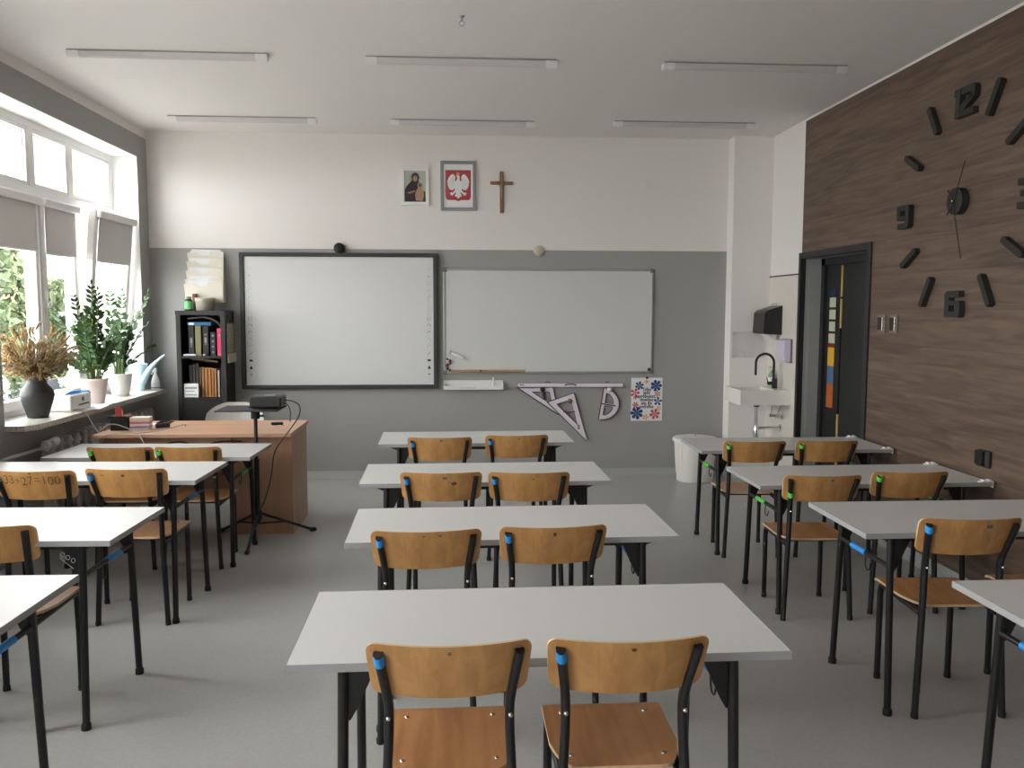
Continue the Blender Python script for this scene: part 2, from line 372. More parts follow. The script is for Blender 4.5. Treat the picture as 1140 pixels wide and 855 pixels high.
v = MB().tube([(0, -.97, .68), (0, -1.03, .70)], .018, 10); v.tube([(0, -1.0, .705), (.02, -.88, .725)], [.03, .034], 14); v.build('valve', 'white', t)
v = MB().tube([(0, -1.0, .69), (0, -1.1, .70), (0, -3.2, .72)], .013, 8); v.build('heating_pipe', 'radiator', t)

# ------------------------------------------------------------ ceiling lamps (all switched off) and hook
LP = [(-1.835, 5.76, 'ceiling light nearest the window wall in the front row'), (.035, 5.775, 'ceiling light in the middle of the nearer row'), (1.99, 5.77, 'ceiling light of the nearer row beside the wood panelled wall'),
      (-1.825, 7.63, 'ceiling light of the far row nearest the window wall'), (.055, 7.635, 'ceiling light in the middle of the far row'), (1.99, 7.56, 'ceiling light of the far row nearest the column')]
LP[0] = (LP[0][0], LP[0][1], 'ceiling light of the nearer row nearest the windows')
def lamp():
    t = empty('ceiling_light', '', 'ceiling light', (0, 0, H), 0, 'slim linear ceiling lights')
    MB().box(-.62, .62, -.033, .033, -.011, 0, 0, .003).build('housing', flat('lamp_housing', (150, 150, 148)), t)
    b = MB(); n = 8
    pr = [(-.032+.064*i/n, -.011-.036*math.sin(PI*i/n)**.6) for i in range(n+1)]
    b.prism(pr+[(.032, -.009), (-.032, -.009)], lambda y, z, d: (d, y, z), -.55, .55); b.build('diffuser', flat('opal_lamp_cover', (206, 203, 204), .35), t)
    for s in (-1, 1):
        b = MB(); b.prism([(y*1.06, z*1.06) for y, z in pr]+[(.034, -.008), (-.034, -.008)], lambda y, z, d: (d, y, z), s*.55, s*.625); b.build('end_cap', 'white', t)
    return t
L0 = lamp()
for i, (x, y, lb) in enumerate(LP):
    o = L0 if i == 0 else copy_tree(L0); o.location = (x, y, H); o['label'] = 'white unlit linear '+lb
t = tag(MB().lathe([(.001, -.008), (.012, -.008), (.015, 0)], (.03, 4.95, H), 12).tube([(.03, 4.95, H-.01), (.03, 4.95, H-.028)], .004, 8)
    .tube([(.03+.014*math.sin(a), 4.95, H-.041+.014*math.cos(a)) for a in [i*2*PI/14 for i in range(15)]], .003, 6).build('ceiling_hook', 'steel'), 'small metal ring hook hanging from the ceiling', 'hook')

# ------------------------------------------------------------ school chair
def plate(hw, P, vs, us, th, b=None, mi=0, me=1):
    """bent ply panel. hw(v): half width; P(x,v): point on front face; th: thickness vector"""
    b = b or MB(); nu = len(us); T = Vector(th); A = []; 
    for v in vs:
        for u in us: A.append(Vector(P(u*hw(v), v)))
    n = len(A); V = A+[p+T for p in A]; F = []
    nv = len(vs)
    for j in range(nv-1):
        for i in range(nu-1):
            q = (j*nu+i, j*nu+i+1, (j+1)*nu+i+1, (j+1)*nu+i); F.append(q); F.append(tuple(n+k for k in q[::-1]))
    b.add(V, F, mi, True)
    rim = [i for i in range(nu)]+[(j+1)*nu-1 for j in range(1, nv)]+[(nv-1)*nu+i for i in range(nu-2, -1, -1)]+[j*nu for j in range(nv-2, 0, -1)]
    E = [V[k] for k in rim]+[V[n+k] for k in rim]; m = len(rim)
    b.add(E, [(i, m+i, m+(i+1) % m, (i+1) % m) for i in range(m)], me)
    return b
def back_y(x, z, S=1.0):
    base = .012-.39*(z-.68)+.0275                          # lies on the front of the leaning uprights
    return base - .044*(1-(x/.205)**2)
def make_chair(S, tape, tz=.78):
    """S scales the heights: 1 = 46 cm seat, .935 = 43 cm seat. faces +y, rear feet on y=0"""
    t = empty('school_chair', '', 'chair', (0, 0, 0), 0, 'plywood school chairs')
    r = .028
    def hwb(v):
        w = .196+.012*v; z = v*.150
        if z < r: w -= r-math.sqrt(max(0, r*r-(r-z)**2))
        if z > .150-r: w -= r-math.sqrt(max(0, r*r-(z-(.150-r))**2))
        return w
    vs = [0, .01, .03, .07, .13, .2, .35, .5, .65, .8, .87, .93, .97, .99, 1]; us = [-1+i/8 for i in range(17)]
    def Pb(x, v):
        z = (.682+.150*v)*1 + .006*math.cos(x/.195*PI/2)*(-1 if v < .5 else 0)
        return (x, back_y(x, z), z*S)
    bk = plate(hwb, Pb, vs, us, (0, -.010, 0)).build('backrest', ['ply', 'plyedge'], t)
    rs = .03
    def hws(v):
        w = .136+.042*min(1, v*3.5); y = v*.39
        if y < rs: w -= (rs-math.sqrt(max(0, rs*rs-(rs-y)**2)))
        if y > .39-rs: w -= (rs-math.sqrt(max(0, rs*rs-(y-.36)**2)))
        return w
    def Ps(x, v):
        y = .035+.39*v; z = .458 - .010*math.sin(PI*min(1, v*1.2))*(1-(x/.2)**2) - (.018*((v-.85)/.15)**2 if v > .85 else 0)
        return (x, y, z*S)
    st = plate(hws, Ps, vs, us, (0, 0, -.011)).build('seat', ['plyseat', 'plyedge'], t)
    rv = MB()
    for sx in (-1, 1):
        for yy in (.10, .34): rv.lathe([(.007, 0), (.006, .0025), (.001, .003)], (sx*.125, yy, Ps(sx*.125, (yy-.035)/.39)[2]), 10)
    rv.build('rivet', 'metal', st)
    for sx in (-1, 1):
        pts = smooth_path([(sx*.174, -.040, .808*S), (sx*.170, -.027, .775*S), (sx*.155, .014, .675*S), (sx*.152, .026, .61*S), (sx*.158, .016, .48*S), (sx*.180, 0, 0)], 2)
        u = MB().tube(pts, .0130, 8, sy=.0185, up=(1, 0, 0)).build('upright_leg', 'black', t)
        MB().lathe([(.0001, 0), (.0145, 0), (.0150, .02), (.013, .022)], (sx*.180, 0, 0), 12).build('rubber_foot', 'blackm', u)
        MB().sphere((sx*.154, .002, .62*S), .0065, 5).build('bolt', 'metal', u)
        if sx == -1:
            a = Vector(pts[0]); d = (Vector(pts[4])-a)
            import_z = [p for p in pts if p.z <= .838*S]
            z0, z1 = (tz-.0)*S, (tz+.028)*S
            def at(z):
                for p, q in zip(pts[:-1], pts[1:]):
                    if p.z >= z >= q.z: return p.lerp(q, (p.z-z)/(p.z-q.z+1e-9))
                return pts[0]
            MB().tube([at(z1), at(z0)], .0142, 8, sy=.0198, up=(1, 0, 0)).build('tape_marker', tape, u)
        f = MB(); fp = [(sx*.160, .375, 0), (sx*.160, .375, .38*S)]
        f.tube(smooth_path([(sx*.160, .378, 0), (sx*.160, .378, .30*S), (sx*.160, .378, .436*S), (sx*.160, .30, .434*S), (sx*.158, .03, .424*S)], 2), .0135, 10)
        fo = f.build('front_leg', 'black', t)
        MB().lathe([(.0001, 0), (.0145, 0), (.0150, .02), (.013, .022)], (sx*.160, .378, 0), 12).build('rubber_foot', 'blackm', fo)
    for yy in (.30, .10): MB().tube([(-.158, yy, .432*S), (.158, yy, .432*S)], .009, 8).build('crossbar', 'black', t)
    return t
protos = {}
def chair(kind, x, y, deg, label, group, marks=(), first=[]):
    if kind not in protos:
        S, tp, tz = {'blue': (1, 'blue', .776), 'green': (.946, 'green', .782), 'green_low': (.946, 'green', .705)}[kind]
        o = make_chair(S, tp, tz); protos[kind] = o
    else: o = copy_tree(protos[kind])
    o.location = (x, y, 0); o.rotation_euler = (0, 0, math.radians(deg)); o['label'] = label; o['group'] = group
    return o, {'blue': 1}.get(kind, .946)
def smudge(o, S, x, z, w, h, m='smudge', pts=7):
    """worn mark on the back of a backrest"""
    b = MB(); bk = [c for c in o.children if c.name.split('.')[0] == 'backrest'][0]
    poly = [(x+w*math.cos(i*2*PI/pts)*random.uniform(.75, 1.1), z+h*math.sin(i*2*PI/pts)*random.uniform(.75, 1.1)) for i in range(pts)]
    if pts == 4: poly = [(x-w, z-h), (x+w, z-h), (x+w, z+h), (x-w, z+h)]
    b.prism(poly, lambda a, c, d: (a, back_y(a, c)-.010-d, c*S), .0008, .0018)
    b.build('worn_mark' if m == 'smudge' else 'sticker', M['smudge'] if m == 'smudge' else M[m], bk)
M['smudge'] = mat('worn_patch', (.12, .065, .03), .7)
flat('grey_label', (105, 105, 108))
GM, GR, GW = 'chairs at the middle tables', 'chairs at the tables by the wood panelled wall', 'chairs at the tables by the windows'
CH = {}
CL = [
 ('c1L', 'blue', -.023, 2.085, .5, 'nearest plywood school chair of all, left one at the nearest middle table', GM),
 ('c1R', 'blue', .427, 2.085, 0, 'right plywood school chair at the nearest middle table', GM),
 ('c2L', 'blue', -.118, 3.155, 2.0, 'left plywood school chair at the second middle table from the front edge', GM),
 ('c2R', 'blue', .36, 3.19, 2.2, 'right plywood school chair at the second middle table, dark nick on its backrest top', GM),
 ('c3L', 'blue', -.083, 4.27, -1, 'left plywood chair at the third middle table, dark worn spot on its backrest', GM),
 ('c3R', 'blue', .357, 4.25, -2, 'right plywood school chair at the third middle table', GM),
 ('c4L', 'blue', -.113, 5.43, -1, 'left plywood school chair at the furthest middle table', GM),
 ('c4R', 'blue', .381, 5.50, 2, 'right plywood school chair at the furthest middle table', GM),
 ('r1L', 'green', 1.94, 5.455, -3, 'left plywood chair at the furthest table of the panelled wall row, before the sink', GR),
 ('r1R', 'green', 2.425, 5.455, -2, 'right plywood chair at the furthest table of the panelled wall row, before the door', GR),
 ('r2L', 'green_low', 1.90, 4.315, -2, 'plywood chair with green tape low on its upright, second table of the panelled wall row', GR),
 ('r2R', 'green', 2.41, 4.385, -2, 'right plywood chair with green tape at the second table from the door', GR),
 ('r3L', 'blue', 2.02, 3.218, -2, 'plywood chair with blue tape and grey label, at the table nearest the panelled wall socket', GR),
 ('r3R', 'blue', 2.55, 3.235, -1, 'plywood chair cut by the right edge of the picture, only seat corner showing', GR),
 ('l1L', 'green', -2.09, 5.42, -2, 'left plywood chair with green tape at the window row table before the teacher desk', GW),
 ('l1R', 'green', -1.675, 5.41, -2, 'right plywood chair with green tape at the window row table before the teacher desk', GW),
 ('l2L', 'blue', -2.13, 4.42, -2, 'plywood chair with the sum 33+27=100 pencilled on its backrest', GW),
 ('l2R', 'blue', -1.689, 4.45, -2, 'plywood chair with blue tape, right of the chair with the pencilled sum', GW),
 ('l3R', 'blue', -1.80, 3.315, -2, 'plywood chair cut by the left edge of the picture, its seat shining pale', GW)]
for k, kd, x, y, d, lb, g in CL: CH[k] = chair(kd, x, y, d, lb, g)
for k, x, z, w, h, m, p in [('c1L', .0, .812, .006, .006, 'grey_label', 8), ('c1R', .005, .812, .008, .006, 'smudge', 7), ('c2L', -.01, .815, .006, .003, 'smudge', 6), ('c2L', .05, .815, .008, .003, 'smudge', 6),
     ('c2R', .0, .805, .008, .010, 'smudge', 5), ('c3L', .065, .775, .016, .010, 'smudge', 8), ('c3L', .02, .806, .011, .006, 'grey_label', 4), ('c3R', .02, .80, .006, .004, 'smudge', 6),
     ('c4L', .01, .812, .009, .006, 'grey_label', 4), ('c4R', .01, .81, .012, .003, 'smudge', 6), ('r3L', .055, .802, .013, .008, 'grey_label', 4), ('r2L', .035, .806, .008, .008, 'grey_label', 4),
     ('l2R', -.11, .80, .014, .003, 'smudge', 6), ('l2R', .0, .80, .01, .007, 'smudge', 7), ('l2L', .005, .822, .008, .003, 'smudge', 6)]:
    smudge(CH[k][0], CH[k][1], x, z, w, h, m, p)
b = MB(); o = CH['l2L'][0]; bk = [c for c in o.children if c.name.split('.')[0] == 'backrest'][0]
add_text(b, '33+27=100', .066, lambda x, y, z: (x*.92, back_y(x*.92, .765+y)-.0125, .763+y+.004*math.sin(x*40)), bold=-.0012)
b.build('pencilled_sum', flat('pencil', (78, 52, 32)), bk)

# ------------------------------------------------------------ school table
def make_table(zt, tape, clips=False):
    """origin on the floor under the centre; long side along x (1.30), depth .56"""
    W, D = .65, .28
    t = empty('school_table', '', 'table', (0, 0, 0), 0, 'grey topped school tables')
    b = MB(); b.box(-W+.002, W-.002, -D+.002, D-.002, zt-.022, zt-.0005, 0, .001); 
    tp = b.build('tabletop', 'top', t)
    e = MB(); x0, x1, y0, y1, w = -W, W, -D, D, .0022
    e.box(x0, x1, y0, y0+w, zt-.022, zt-.0002); e.box(x0, x1, y1-w, y1, zt-.022, zt-.0002); e.box(x0, x0+w, y0+w, y1-w, zt-.022, zt-.0002); e.box(x1-w, x1, y0+w, y1-w, zt-.022, zt-.0002)
    e.build('edge_band', 'edge', tp)
    zb = zt-.022
    for sy in (-1, 1):
        y = sy*(D-.075)
        b = MB(); b.prism([(-W+.05, zb), (W-.05, zb), (W-.12, zb-.028), (-W+.12, zb-.028)], lambda a, c, d: (a, d, c), y-.012, y+.012); b.build('beam', 'black', t)
    for sx in (-1, 1):
        xl = sx*(W-.135)
        MB().tube([(xl, -D+.06, zb-.014), (xl, D-.06, zb-.014)], .013, 8).build('side_beam', 'black', t)
        for sy in (-1, 1):
            y = sy*(D-.065); yf = sy*(D-.022)
            l = MB().tube([(xl, y, zb-.002), (xl+sx*.006, yf, 0)], .0145, 12).build('leg', 'black', t)
            MB().lathe([(.0001, 0), (.0185, 0), (.0185, .022), (.0145, .028)], (xl+sx*.006, yf, 0), 12).build('rubber_foot', 'blackm', l)
            g = MB(); s = -sx
            g.prism([(xl-s*.010, zb-.0), (xl+s*.085, zb), (xl+s*.078, zb-.03), (xl+s*.035, zb-.125), (xl+s*.018, zb-.155), (xl-s*.006, zb-.165)], lambda a, c, d: (a, d, c), y-.004, y+.004)
            g.build('gusset', 'black', l)
        zr = zt-.155; 
        r = MB().tube([(xl+sx*.002, -D+.055, zr), (xl+sx*.002, D-.055, zr)], .011, 10).build('side_rail', 'black', t)
        MB().tube([(xl+sx*.002, -.02, zr), (xl+sx*.002, .11, zr)], .0128, 12).build('tape_marker', tape, r)
        hk = [(xl+sx*.002, -.02, zr-.008), (xl+sx*.004, -.02, zr-.045)]+[(xl+sx*(.004), -.02-.022+.022*math.cos(a), zr-.045-.022*math.sin(a)) for a in [PI*i/8 for i in range(1, 9)]]+[(xl+sx*.004, -.066, zr-.035)]
        MB().tube(hk, .003, 6).build('bag_hook', 'black', r)
    if clips:
        for yy in (-D+.01, D-.02):
            c = MB(); c.box(W-.075, W+.004, yy-.014, yy+.014, zt-.001, zt+.005, 0, .002); c.box(W-.060, W-.045, yy-.018, yy+.018, zt+.004, zt+.014, 0, .003); c.box(W-.030, W-.012, yy-.018, yy+.018, zt+.004, zt+.014, 0, .003); c.box(W-.002, W+.004, yy-.01, yy+.01, zt-.03, zt+.003, 0, .001)
            c.build('corner_clip', 'white', t)
    return t
tp_ = {}
TB = [('blue', False, .215, 2.385, .6, 'school table nearest the camera in the middle row'),
 ('blue', False, .213, 3.51, 1.2, 'second nearest school table in the middle row'),
 ('blue', False, .143, 4.60, 1.0, 'third school table in the middle row, in front of the furthest one'),
 ('blue', False, .123, 5.87, 1.2, 'furthest school table in the middle row, below the whiteboard'),
 ('green', True, 2.262, 5.79, -.5, 'furthest school table of the wood panelled wall row, beside the white bin'),
 ('green', True, 2.250, 4.685, 1.0, 'second furthest school table along the wood panelled wall'),
 ('blue', False, 2.265, 3.515, 0, 'school table with blue tape on its rail, by the wood panelled wall'),
 ('blue', False, 2.270, 2.37, 0, 'school table cut by the lower right edge of the picture'),
 ('green', False, -1.945, 5.72, -2, 'school table right in front of the teacher desk'),
 ('blue', False, -1.990, 4.745, -2, 'school table behind the chair with the pencilled sum'),
 ('blue', False, -1.968, 3.60, -2, 'third school table of the window row, cut by the left edge'),
 ('blue', False, -1.918, 2.61, -1, 'nearest school table of the window row, bright with window light')]
for kd, cl, x, y, d, lb in TB:
    key = (kd, cl)
    if key not in tp_: o = tp_[key] = make_table(.76 if kd == 'blue' else .71, kd, cl)
    else: o = copy_tree(tp_[key])
    o.location = (x, y, 0); o.rotation_euler = (0, 0, math.radians(d)); o['label'] = 'grey-topped '+lb
    if 'third school table of the window' in lb:
        q = MB(); xx, zz = .515-.055, .76-.022-.06
        for i in range(3): q.tube([(xx-.02+i*.020+.008*math.cos(a), -.2205, zz+.012-i*.012+.009*math.sin(a)) for a in [j*2*PI/10 for j in range(11)]], .0012, 4)
        q.tube([(xx-.03, -.2205, zz-.002), (xx+.02, -.2205, zz-.045)], .0012, 4)
        q.build('chalk_scribble', 'paper', o)

# ------------------------------------------------------------ boards on the back wall
def BW(x, z, d=0): return (x, YB-d, z)
t = empty('interactive_whiteboard', 'large white interactive board in a thick dark frame', 'whiteboard', (-1.11, YB, 1.519))
W2, H2 = .927, .643
b = MB(); fw = .045
for (x0, x1, z0, z1) in ((-W2, -W2+fw, -H2, H2), (W2-fw, W2, -H2, H2), (-W2+fw*.8, W2-fw*.8, H2-fw*.85, H2), (-W2+fw*.8, W2-fw*.8, -H2, -H2+fw*.85)): b.box(x0, x1, -.055, -.002, z0, z1, 0, .007)
b.build('frame', 'darkframe', t)
sf = MB().box(-W2+.03, W2-.03, -.040, -.01, -H2+.03, H2-.03).build('board_surface', 'smart', t)
def icon_col(xc, mb, lines):
    for i in range(16):
        z = .495-i*.0667; dark = 1 if i > 12 else (0 if i < 7 else 2)
        k = i % 5; s = .016
        mi = dark
        if i in (0, 2, 11): mb.tube([(xc+s*math.cos(a), -.0405, z+s*math.sin(a)) for a in [j*2*PI/8 for j in range(9 if i != 11 else 6)]], .0018, 4, mi)
        elif i in (1, 15): mb.box(xc-s, xc+s, -.0415, -.040, z-.002, z+.002, mi); mb.box(xc-.002, xc+.002, -.0415, -.040, z-s, z+s, mi)
        elif i in (3, 4, 12): mb.tube([(xc-s, -.0405, z-s), (xc+s, -.0405, z+s)], .0026, 4, mi)
        elif i in (5, 6): mb.tube([(xc-s*.5, -.0405, z+s), (xc-s, -.0405, z), (xc+s*.4, -.0405, z), (xc-s, -.0405, z-s), (xc+s, -.0405, z-s)], .0018, 4, mi)
        elif i == 7: mb.tube([(xc-s, -.0405, z-s), (xc-s, -.0405, z+s), (xc, -.0405, z), (xc+s, -.0405, z+s), (xc+s, -.0405, z-s), (xc-s, -.0405, z-s)], .002, 4, mi)
        elif i in (8, 9, 10): mb.tube([(xc+(1 if i != 9 else -1)*s*math.cos(a), -.0405, z-.004+s*math.sin(a)) for a in [-.6+j*PI/6 for j in range(8)]], .003 if i < 10 else .0018, 4, mi)
        elif i == 13: mb.box(xc-s, xc+s, -.0415, -.040, z-s*.6, z+s*.6, mi, .0006)
        elif i == 14: mb.prism([(xc-s, z-s), (xc+s, z-s), (xc+s*.6, z+.2*s), (xc, z+s*1.2), (xc-s*.6, z+.2*s)], lambda a, c, d: (a, d, c), -.0415, -.040, mi)
        lines.box(xc-.022, xc+.022, -.0408, -.040, z-.0343, z-.0330)
b = MB(); l = MB(); icon_col(-.838, b, l); icon_col(.84, b, l)
b.build('icon_column', ['pale_ink', 'ink', flat('mid_ink', (110, 112, 112))], sf); l.build('icon_separator', 'pale_ink', sf)
t = empty('whiteboard', 'whiteboard in a slim aluminium frame above the set squares', 'whiteboard', (.882, YB, 1.519))
W2, H2 = 1.017, .505; b = MB()
for (x0, x1, z0, z1) in ((-W2, -W2+.022, -H2, H2), (W2-.022, W2, -H2, H2), (-W2, W2, H2-.022, H2), (-W2, W2, -H2, -H2+.022)): b.box(x0, x1, -.024, -.002, z0, z1, 0, .004)
b.build('frame', 'alu', t); MB().box(-W2+.015, W2-.015, -.018, -.004, -H2+.015, H2-.015).build('board_surface', 'board', t)
b = MB()
for sx in (-1, 1):
    for sz in (-1, 1): b.box(sx*(W2-.016)-.02, sx*(W2-.016)+.02, -.027, -.002, sz*(H2-.016)-.02, sz*(H2-.016)+.02, 0, .006)
b.build('corner_cap', flat('grey_corner_cap', (120, 120, 122)), t)
yb = YB-.0185
tag(MB().lathe([(.0001, 0), (.016, 0), (.017, .008), (.001, .009)], (0, 0, 0), 16).build('magnet', 'blackm', loc=(1.868, YB-.0182, 1.052), rot=(PI/2, 0, 0)), 'small black round magnet in the lower right corner of the whiteboard', 'magnet')
t = tag(MB().tube([(-.065, 0, .03), (.065, 0, -.03)], .016, 12).build('marker_pen', 'white', loc=(-.002, yb-.0175, 1.194)), 'white marker stuck on the lower left of the whiteboard', 'marker')
MB().tube([(-.071, 0, .033), (-.055, 0, .0255)], .0165, 12).tube([(.056, 0, -.0257), (.060, 0, -.0277)], .0165, 12).build('end_ring', 'alu', t)
# braided strip and little dark red ornament
b = MB(); x0, x1 = -.06, .655; n = 64
for k in range(3):
    b.tube([(x0+(x1-x0)*i/(n*3), yb-.009+.005*math.cos(i*1.3+k*2.1), 1.040+.013*math.sin(i*1.3+k*2.094)) for i in range(n*3+1)], .0045, 5, k % 2)
t = tag(b.build('braided_strip', [flat('straw', (196, 168, 124)), flat('straw_dark', (138, 104, 66))]), 'long braided tan strip along the bottom of the whiteboard', 'decoration')
MB().sphere((.222, yb-.012, 1.042), .012, 5).build('red_bead', flat('bead_red', (140, 35, 30)), t)
b = MB()
for i in range(9):
    b.sphere((-.088+random.uniform(-.018, .02), yb-.01, 1.05+i*.0135), random.uniform(.009, .015), 4, i % 2)
tag(b.build('berry_ornament', [flat('berry_red', (130, 45, 48)), flat('berry_dark', (45, 48, 66))]), 'small dark red and navy ornament at the lower left whiteboard corner', 'decoration')
# round devices above the boards
t = empty('speaker_puck', 'round black camera puck on top of the dark framed board', 'camera', (-1.108, YB-.03, 2.205))
b = MB().lathe([(.0001, -.03), (.046, -.03), (.050, -.022), (.050, .02), (.044, .03), (.0001, .032)], (0, 0, 0), 28); 
o = b.build('puck_body', 'blackm', t); o.rotation_euler = (PI/2, 0, 0)
MB().tube([(0, 0, -.045), (0, 0, -.062)], .006, 8).build('status_light', 'metal', t)
t = tag(MB().lathe([(.0001, .03), (.044, .028), (.052, .018), (.052, 0)], (0, 0, 0), 28).build('smoke_detector', flat('grey_plastic_disc', (190, 184, 172)), loc=(.783, YB, 2.192), rot=(PI/2, 0, 0)), 'round pale grey disc on the wall above the whiteboard', 'detector')
tag(MB().box(-.027, .027, -.012, 0, -.038, .038, 0, .005).box(-.018, .018, -.014, -.010, -.022, .022, 0, .002).build('wall_box', 'white_wall', loc=(1.81, YB, 2.83)), 'small white junction box high on the white wall', 'wall box')

# frames and cross
def picture(name, lb, cat, xc, zc, w, h, fw, fm, inner):
    t = empty(name, lb, cat, (xc, YB, zc)); b = MB(); d = .022
    for (x0, x1, z0, z1) in ((-w/2, -w/2+fw, -h/2, h/2), (w/2-fw, w/2, -h/2, h/2), (-w/2+fw*.8, w/2-fw*.8, h/2-fw, h/2), (-w/2+fw*.8, w/2-fw*.8, -h/2, -h/2+fw)): b.box(x0, x1, -d, -.001, z0, z1, 0, .003)
    b.build('frame', fm, t); p = MB().box(-w/2+fw*.7, w/2-fw*.7, -.012, -.002, -h/2+fw*.7, h/2-fw*.7).build('picture', inner, t)
    return t, p
fl = lambda a, c, d: (a, -.012-d, c)
def ell(cx, cz, rx, rz, n=18): return [(cx+rx*math.cos(2*PI*i/n), cz+rz*math.sin(2*PI*i/n)) for i in range(n)]
t, p = picture('framed_icon', 'white framed religious picture of two haloed robed figures', 'picture', -.393, 2.788, .262, .352, .030, 'white', flat('icon_ground', (176, 182, 172)))
ic = [(ell(-.004, .078, .052, .055), (150, 164, 156), 'halo'), ([(-.098, -.14), (-.098, -.03), (-.075, .01), (-.045, .04), (-.03, .055), (.03, .055), (.045, .02), (.055, -.02), (.095, -.05), (.098, -.14)], (50, 38, 42), 'robe'),
      (ell(.002, .085, .036, .043), (58, 50, 58), 'veil'), (ell(.0, .073, .020, .028), (165, 138, 112), 'face'), (ell(.048, .01, .026, .028), (150, 160, 150), 'halo'), (ell(.046, .012, .016, .018), (110, 86, 66), 'face'),
      ([(.005, -.13), (.0, -.07), (.02, -.02), (.035, -.006), (.06, -.006), (.08, -.04), (.082, -.09), (.07, -.135)], (176, 138, 112), 'robe'), ([(-.085, -.06), (-.04, -.045), (.0, -.035), (.0, -.05), (-.05, -.07)], (150, 120, 95), 'hand')]
for i, (pl, c, nm) in enumerate(ic):
    MB().prism(pl, fl, .0003*(i+1), .0002*i).build('painted_'+nm, flat('icon_%s_%d' % (nm, i), c), p)
t, p = picture('framed_emblem', 'grey framed white eagle emblem on a red shield', 'picture', .013, 2.797, .335, .463, .030, flat('grey_frame', (140, 140, 144)), 'paper')
k = .240/228.0
def PX(dx, y): return (dx*k, (302-y)*k)
sh = [PX(-114, 162), PX(114, 162), PX(114, 395), PX(108, 415), PX(92, 427), PX(20, 428), PX(0, 438), PX(-20, 428), PX(-92, 427), PX(-108, 415), PX(-114, 395)]
shd = MB().prism(sh, fl, .0008, 0).build('shield', 'red', p)
half = [(6, 228), (12, 245), (20, 262), (30, 255), (26, 230), (33, 210), (48, 197), (65, 205), (82, 225), (95, 250), (99, 275), (92, 278), (97, 300), (88, 300), (90, 320), (80, 316), (80, 336), (70, 328), (66, 343), (57, 333), (50, 343), (43, 330), (33, 324), (30, 340), (38, 350), (52, 362), (70, 360), (76, 370), (66, 373), (72, 386), (60, 381), (52, 393), (48, 378), (36, 371), (22, 355), (20, 368), (30, 385), (27, 398), (16, 393), (10, 408), (0, 414)]
pts = [(3, 228)]+[(a, c) for a, c in half]+[(-a, c) for a, c in half[::-1][1:]]
pts = [q for q in pts]
eg = MB().prism([PX(*q) for q in pts], fl, .0016, .0008)
eg.prism([PX(*q) for q in [(-6, 240), (-10, 222), (-20, 220), (-16, 213), (-8, 208), (4, 208), (12, 216), (13, 236), (8, 250), (-2, 250)]], fl, .0017, .0008)
eg.build('eagle', 'paper', shd)
MB().prism([PX(*q) for q in [(-14, 207), (-17, 182), (-9, 190), (-2, 178), (5, 190), (13, 182), (10, 207)]], fl, .0018, .0008).prism([PX(*q) for q in [(-10, 222), (-22, 224), (-20, 216), (-12, 214)]], fl, .0019, .0008).build('crown_and_beak', flat('pale_gold_paint', (205, 165, 110)), shd)
b = MB()
for s in (-1, 1):
    for i, (x0, y0, x1, y1) in enumerate([(44, 240, 50, 325), (56, 240, 66, 322), (66, 245, 80, 305), (36, 250, 38, 315)]):
        b.tube([(x*k*s, -.0137, (302-y)*k) for x, y in ((x0, y0), ((x0+x1)/2+2, (y0+y1)/2), (x1, y1))], .0009, 4)
    b.tube([(s*(52+10*math.cos(a))*k, -.0137, (302-(238+9*math.sin(a)))*k) for a in [j*.6 for j in range(9)]], .0012, 4)
b.build('feather_line', flat('feather_grey', (150, 150, 155)), shd)
t = empty('wall_crucifix', 'wooden crucifix with a small metal figure', 'crucifix', (.425, YB, 2.743))
b = MB().box(-.0175, .0175, -.02, -.001, -.193, .193, 0, .002).box(-.109, .109, -.019, -.002, .069, .100, 0, .002); b.build('cross', 'crosswood', t)
b = MB(); f = -.027
b.tube([(0, f, .045), (0, f-.001, .02), (.001, f, -.005), (.003, f-.001, -.03), (0, f, -.062)], [.008, .0095, .007, .0065, .004], 8)
b.tube([(-.052, f+.002, .084), (-.028, f+.001, .066), (-.006, f, .050)], [.003, .004, .005], 6); b.tube([(.052, f+.002, .084), (.028, f+.001, .066), (.006, f, .050)], [.003, .004, .005], 6); b.sphere((.001, f-.003, .064), .009, 6)
b.build('metal_figure', flat('old_silver', (150, 140, 125), .4), t)

# pen tray, ruler, set squares, protractor, poster
t = empty('pen_tray', 'white wall mounted pen tray under the whiteboard', 'tray', (.153, YB, .905))
b = MB().box(-.287, .287, -.075, -.001, -.040, -.024, 0, .003).box(-.287, .287, -.012, -.001, -.04, .045, 0, .003).box(-.287, .287, -.078, -.068, -.04, -.006, 0, .003).box(-.287, -.279, -.075, -.001, -.04, .02).box(.279, .287, -.075, -.001, -.04, .02)
tr = b.build('shelf', 'white', t)
b = MB(); [b.box(-.135+i*.018, -.121+i*.018, -.0788, -.078, -.026, -.019) for i in range(9)]; b.build('printed_line', 'pale_ink', tr)
o = MB().tube([(0, 0, 0), (0, 0, .072)], .011, 12).tube([(0, 0, .072), (0, 0, .10)], .0085, 12).build('marker_pen', 'white', loc=(.153+.192, YB-.045, .882)); tag(o, 'white marker standing upright in the pen tray', 'marker')
t = empty('board_ruler', 'long pale lilac blackboard ruler hung above the set squares', 'ruler', (1.094, YB-.050, .904), 0); t.rotation_euler = (0, math.radians(.25), 0)
MB().box(-.51, .51, -.004, .004, -.021, .021).build('ruler_blade', 'lilac', t)
b = MB().box(-.512, .512, -.0052, .003, .0185, .0225).box(-.512, .512, -.0052, .003, -.0225, -.0185)
b.build('dark_rim', 'magenta_dark', t)
b = MB()
for i in range(100): b.box(-.50+i*.01, -.4992+i*.01, -.0052, -.004, -.0185, -.0185+(.008 if i % 5 else .013))
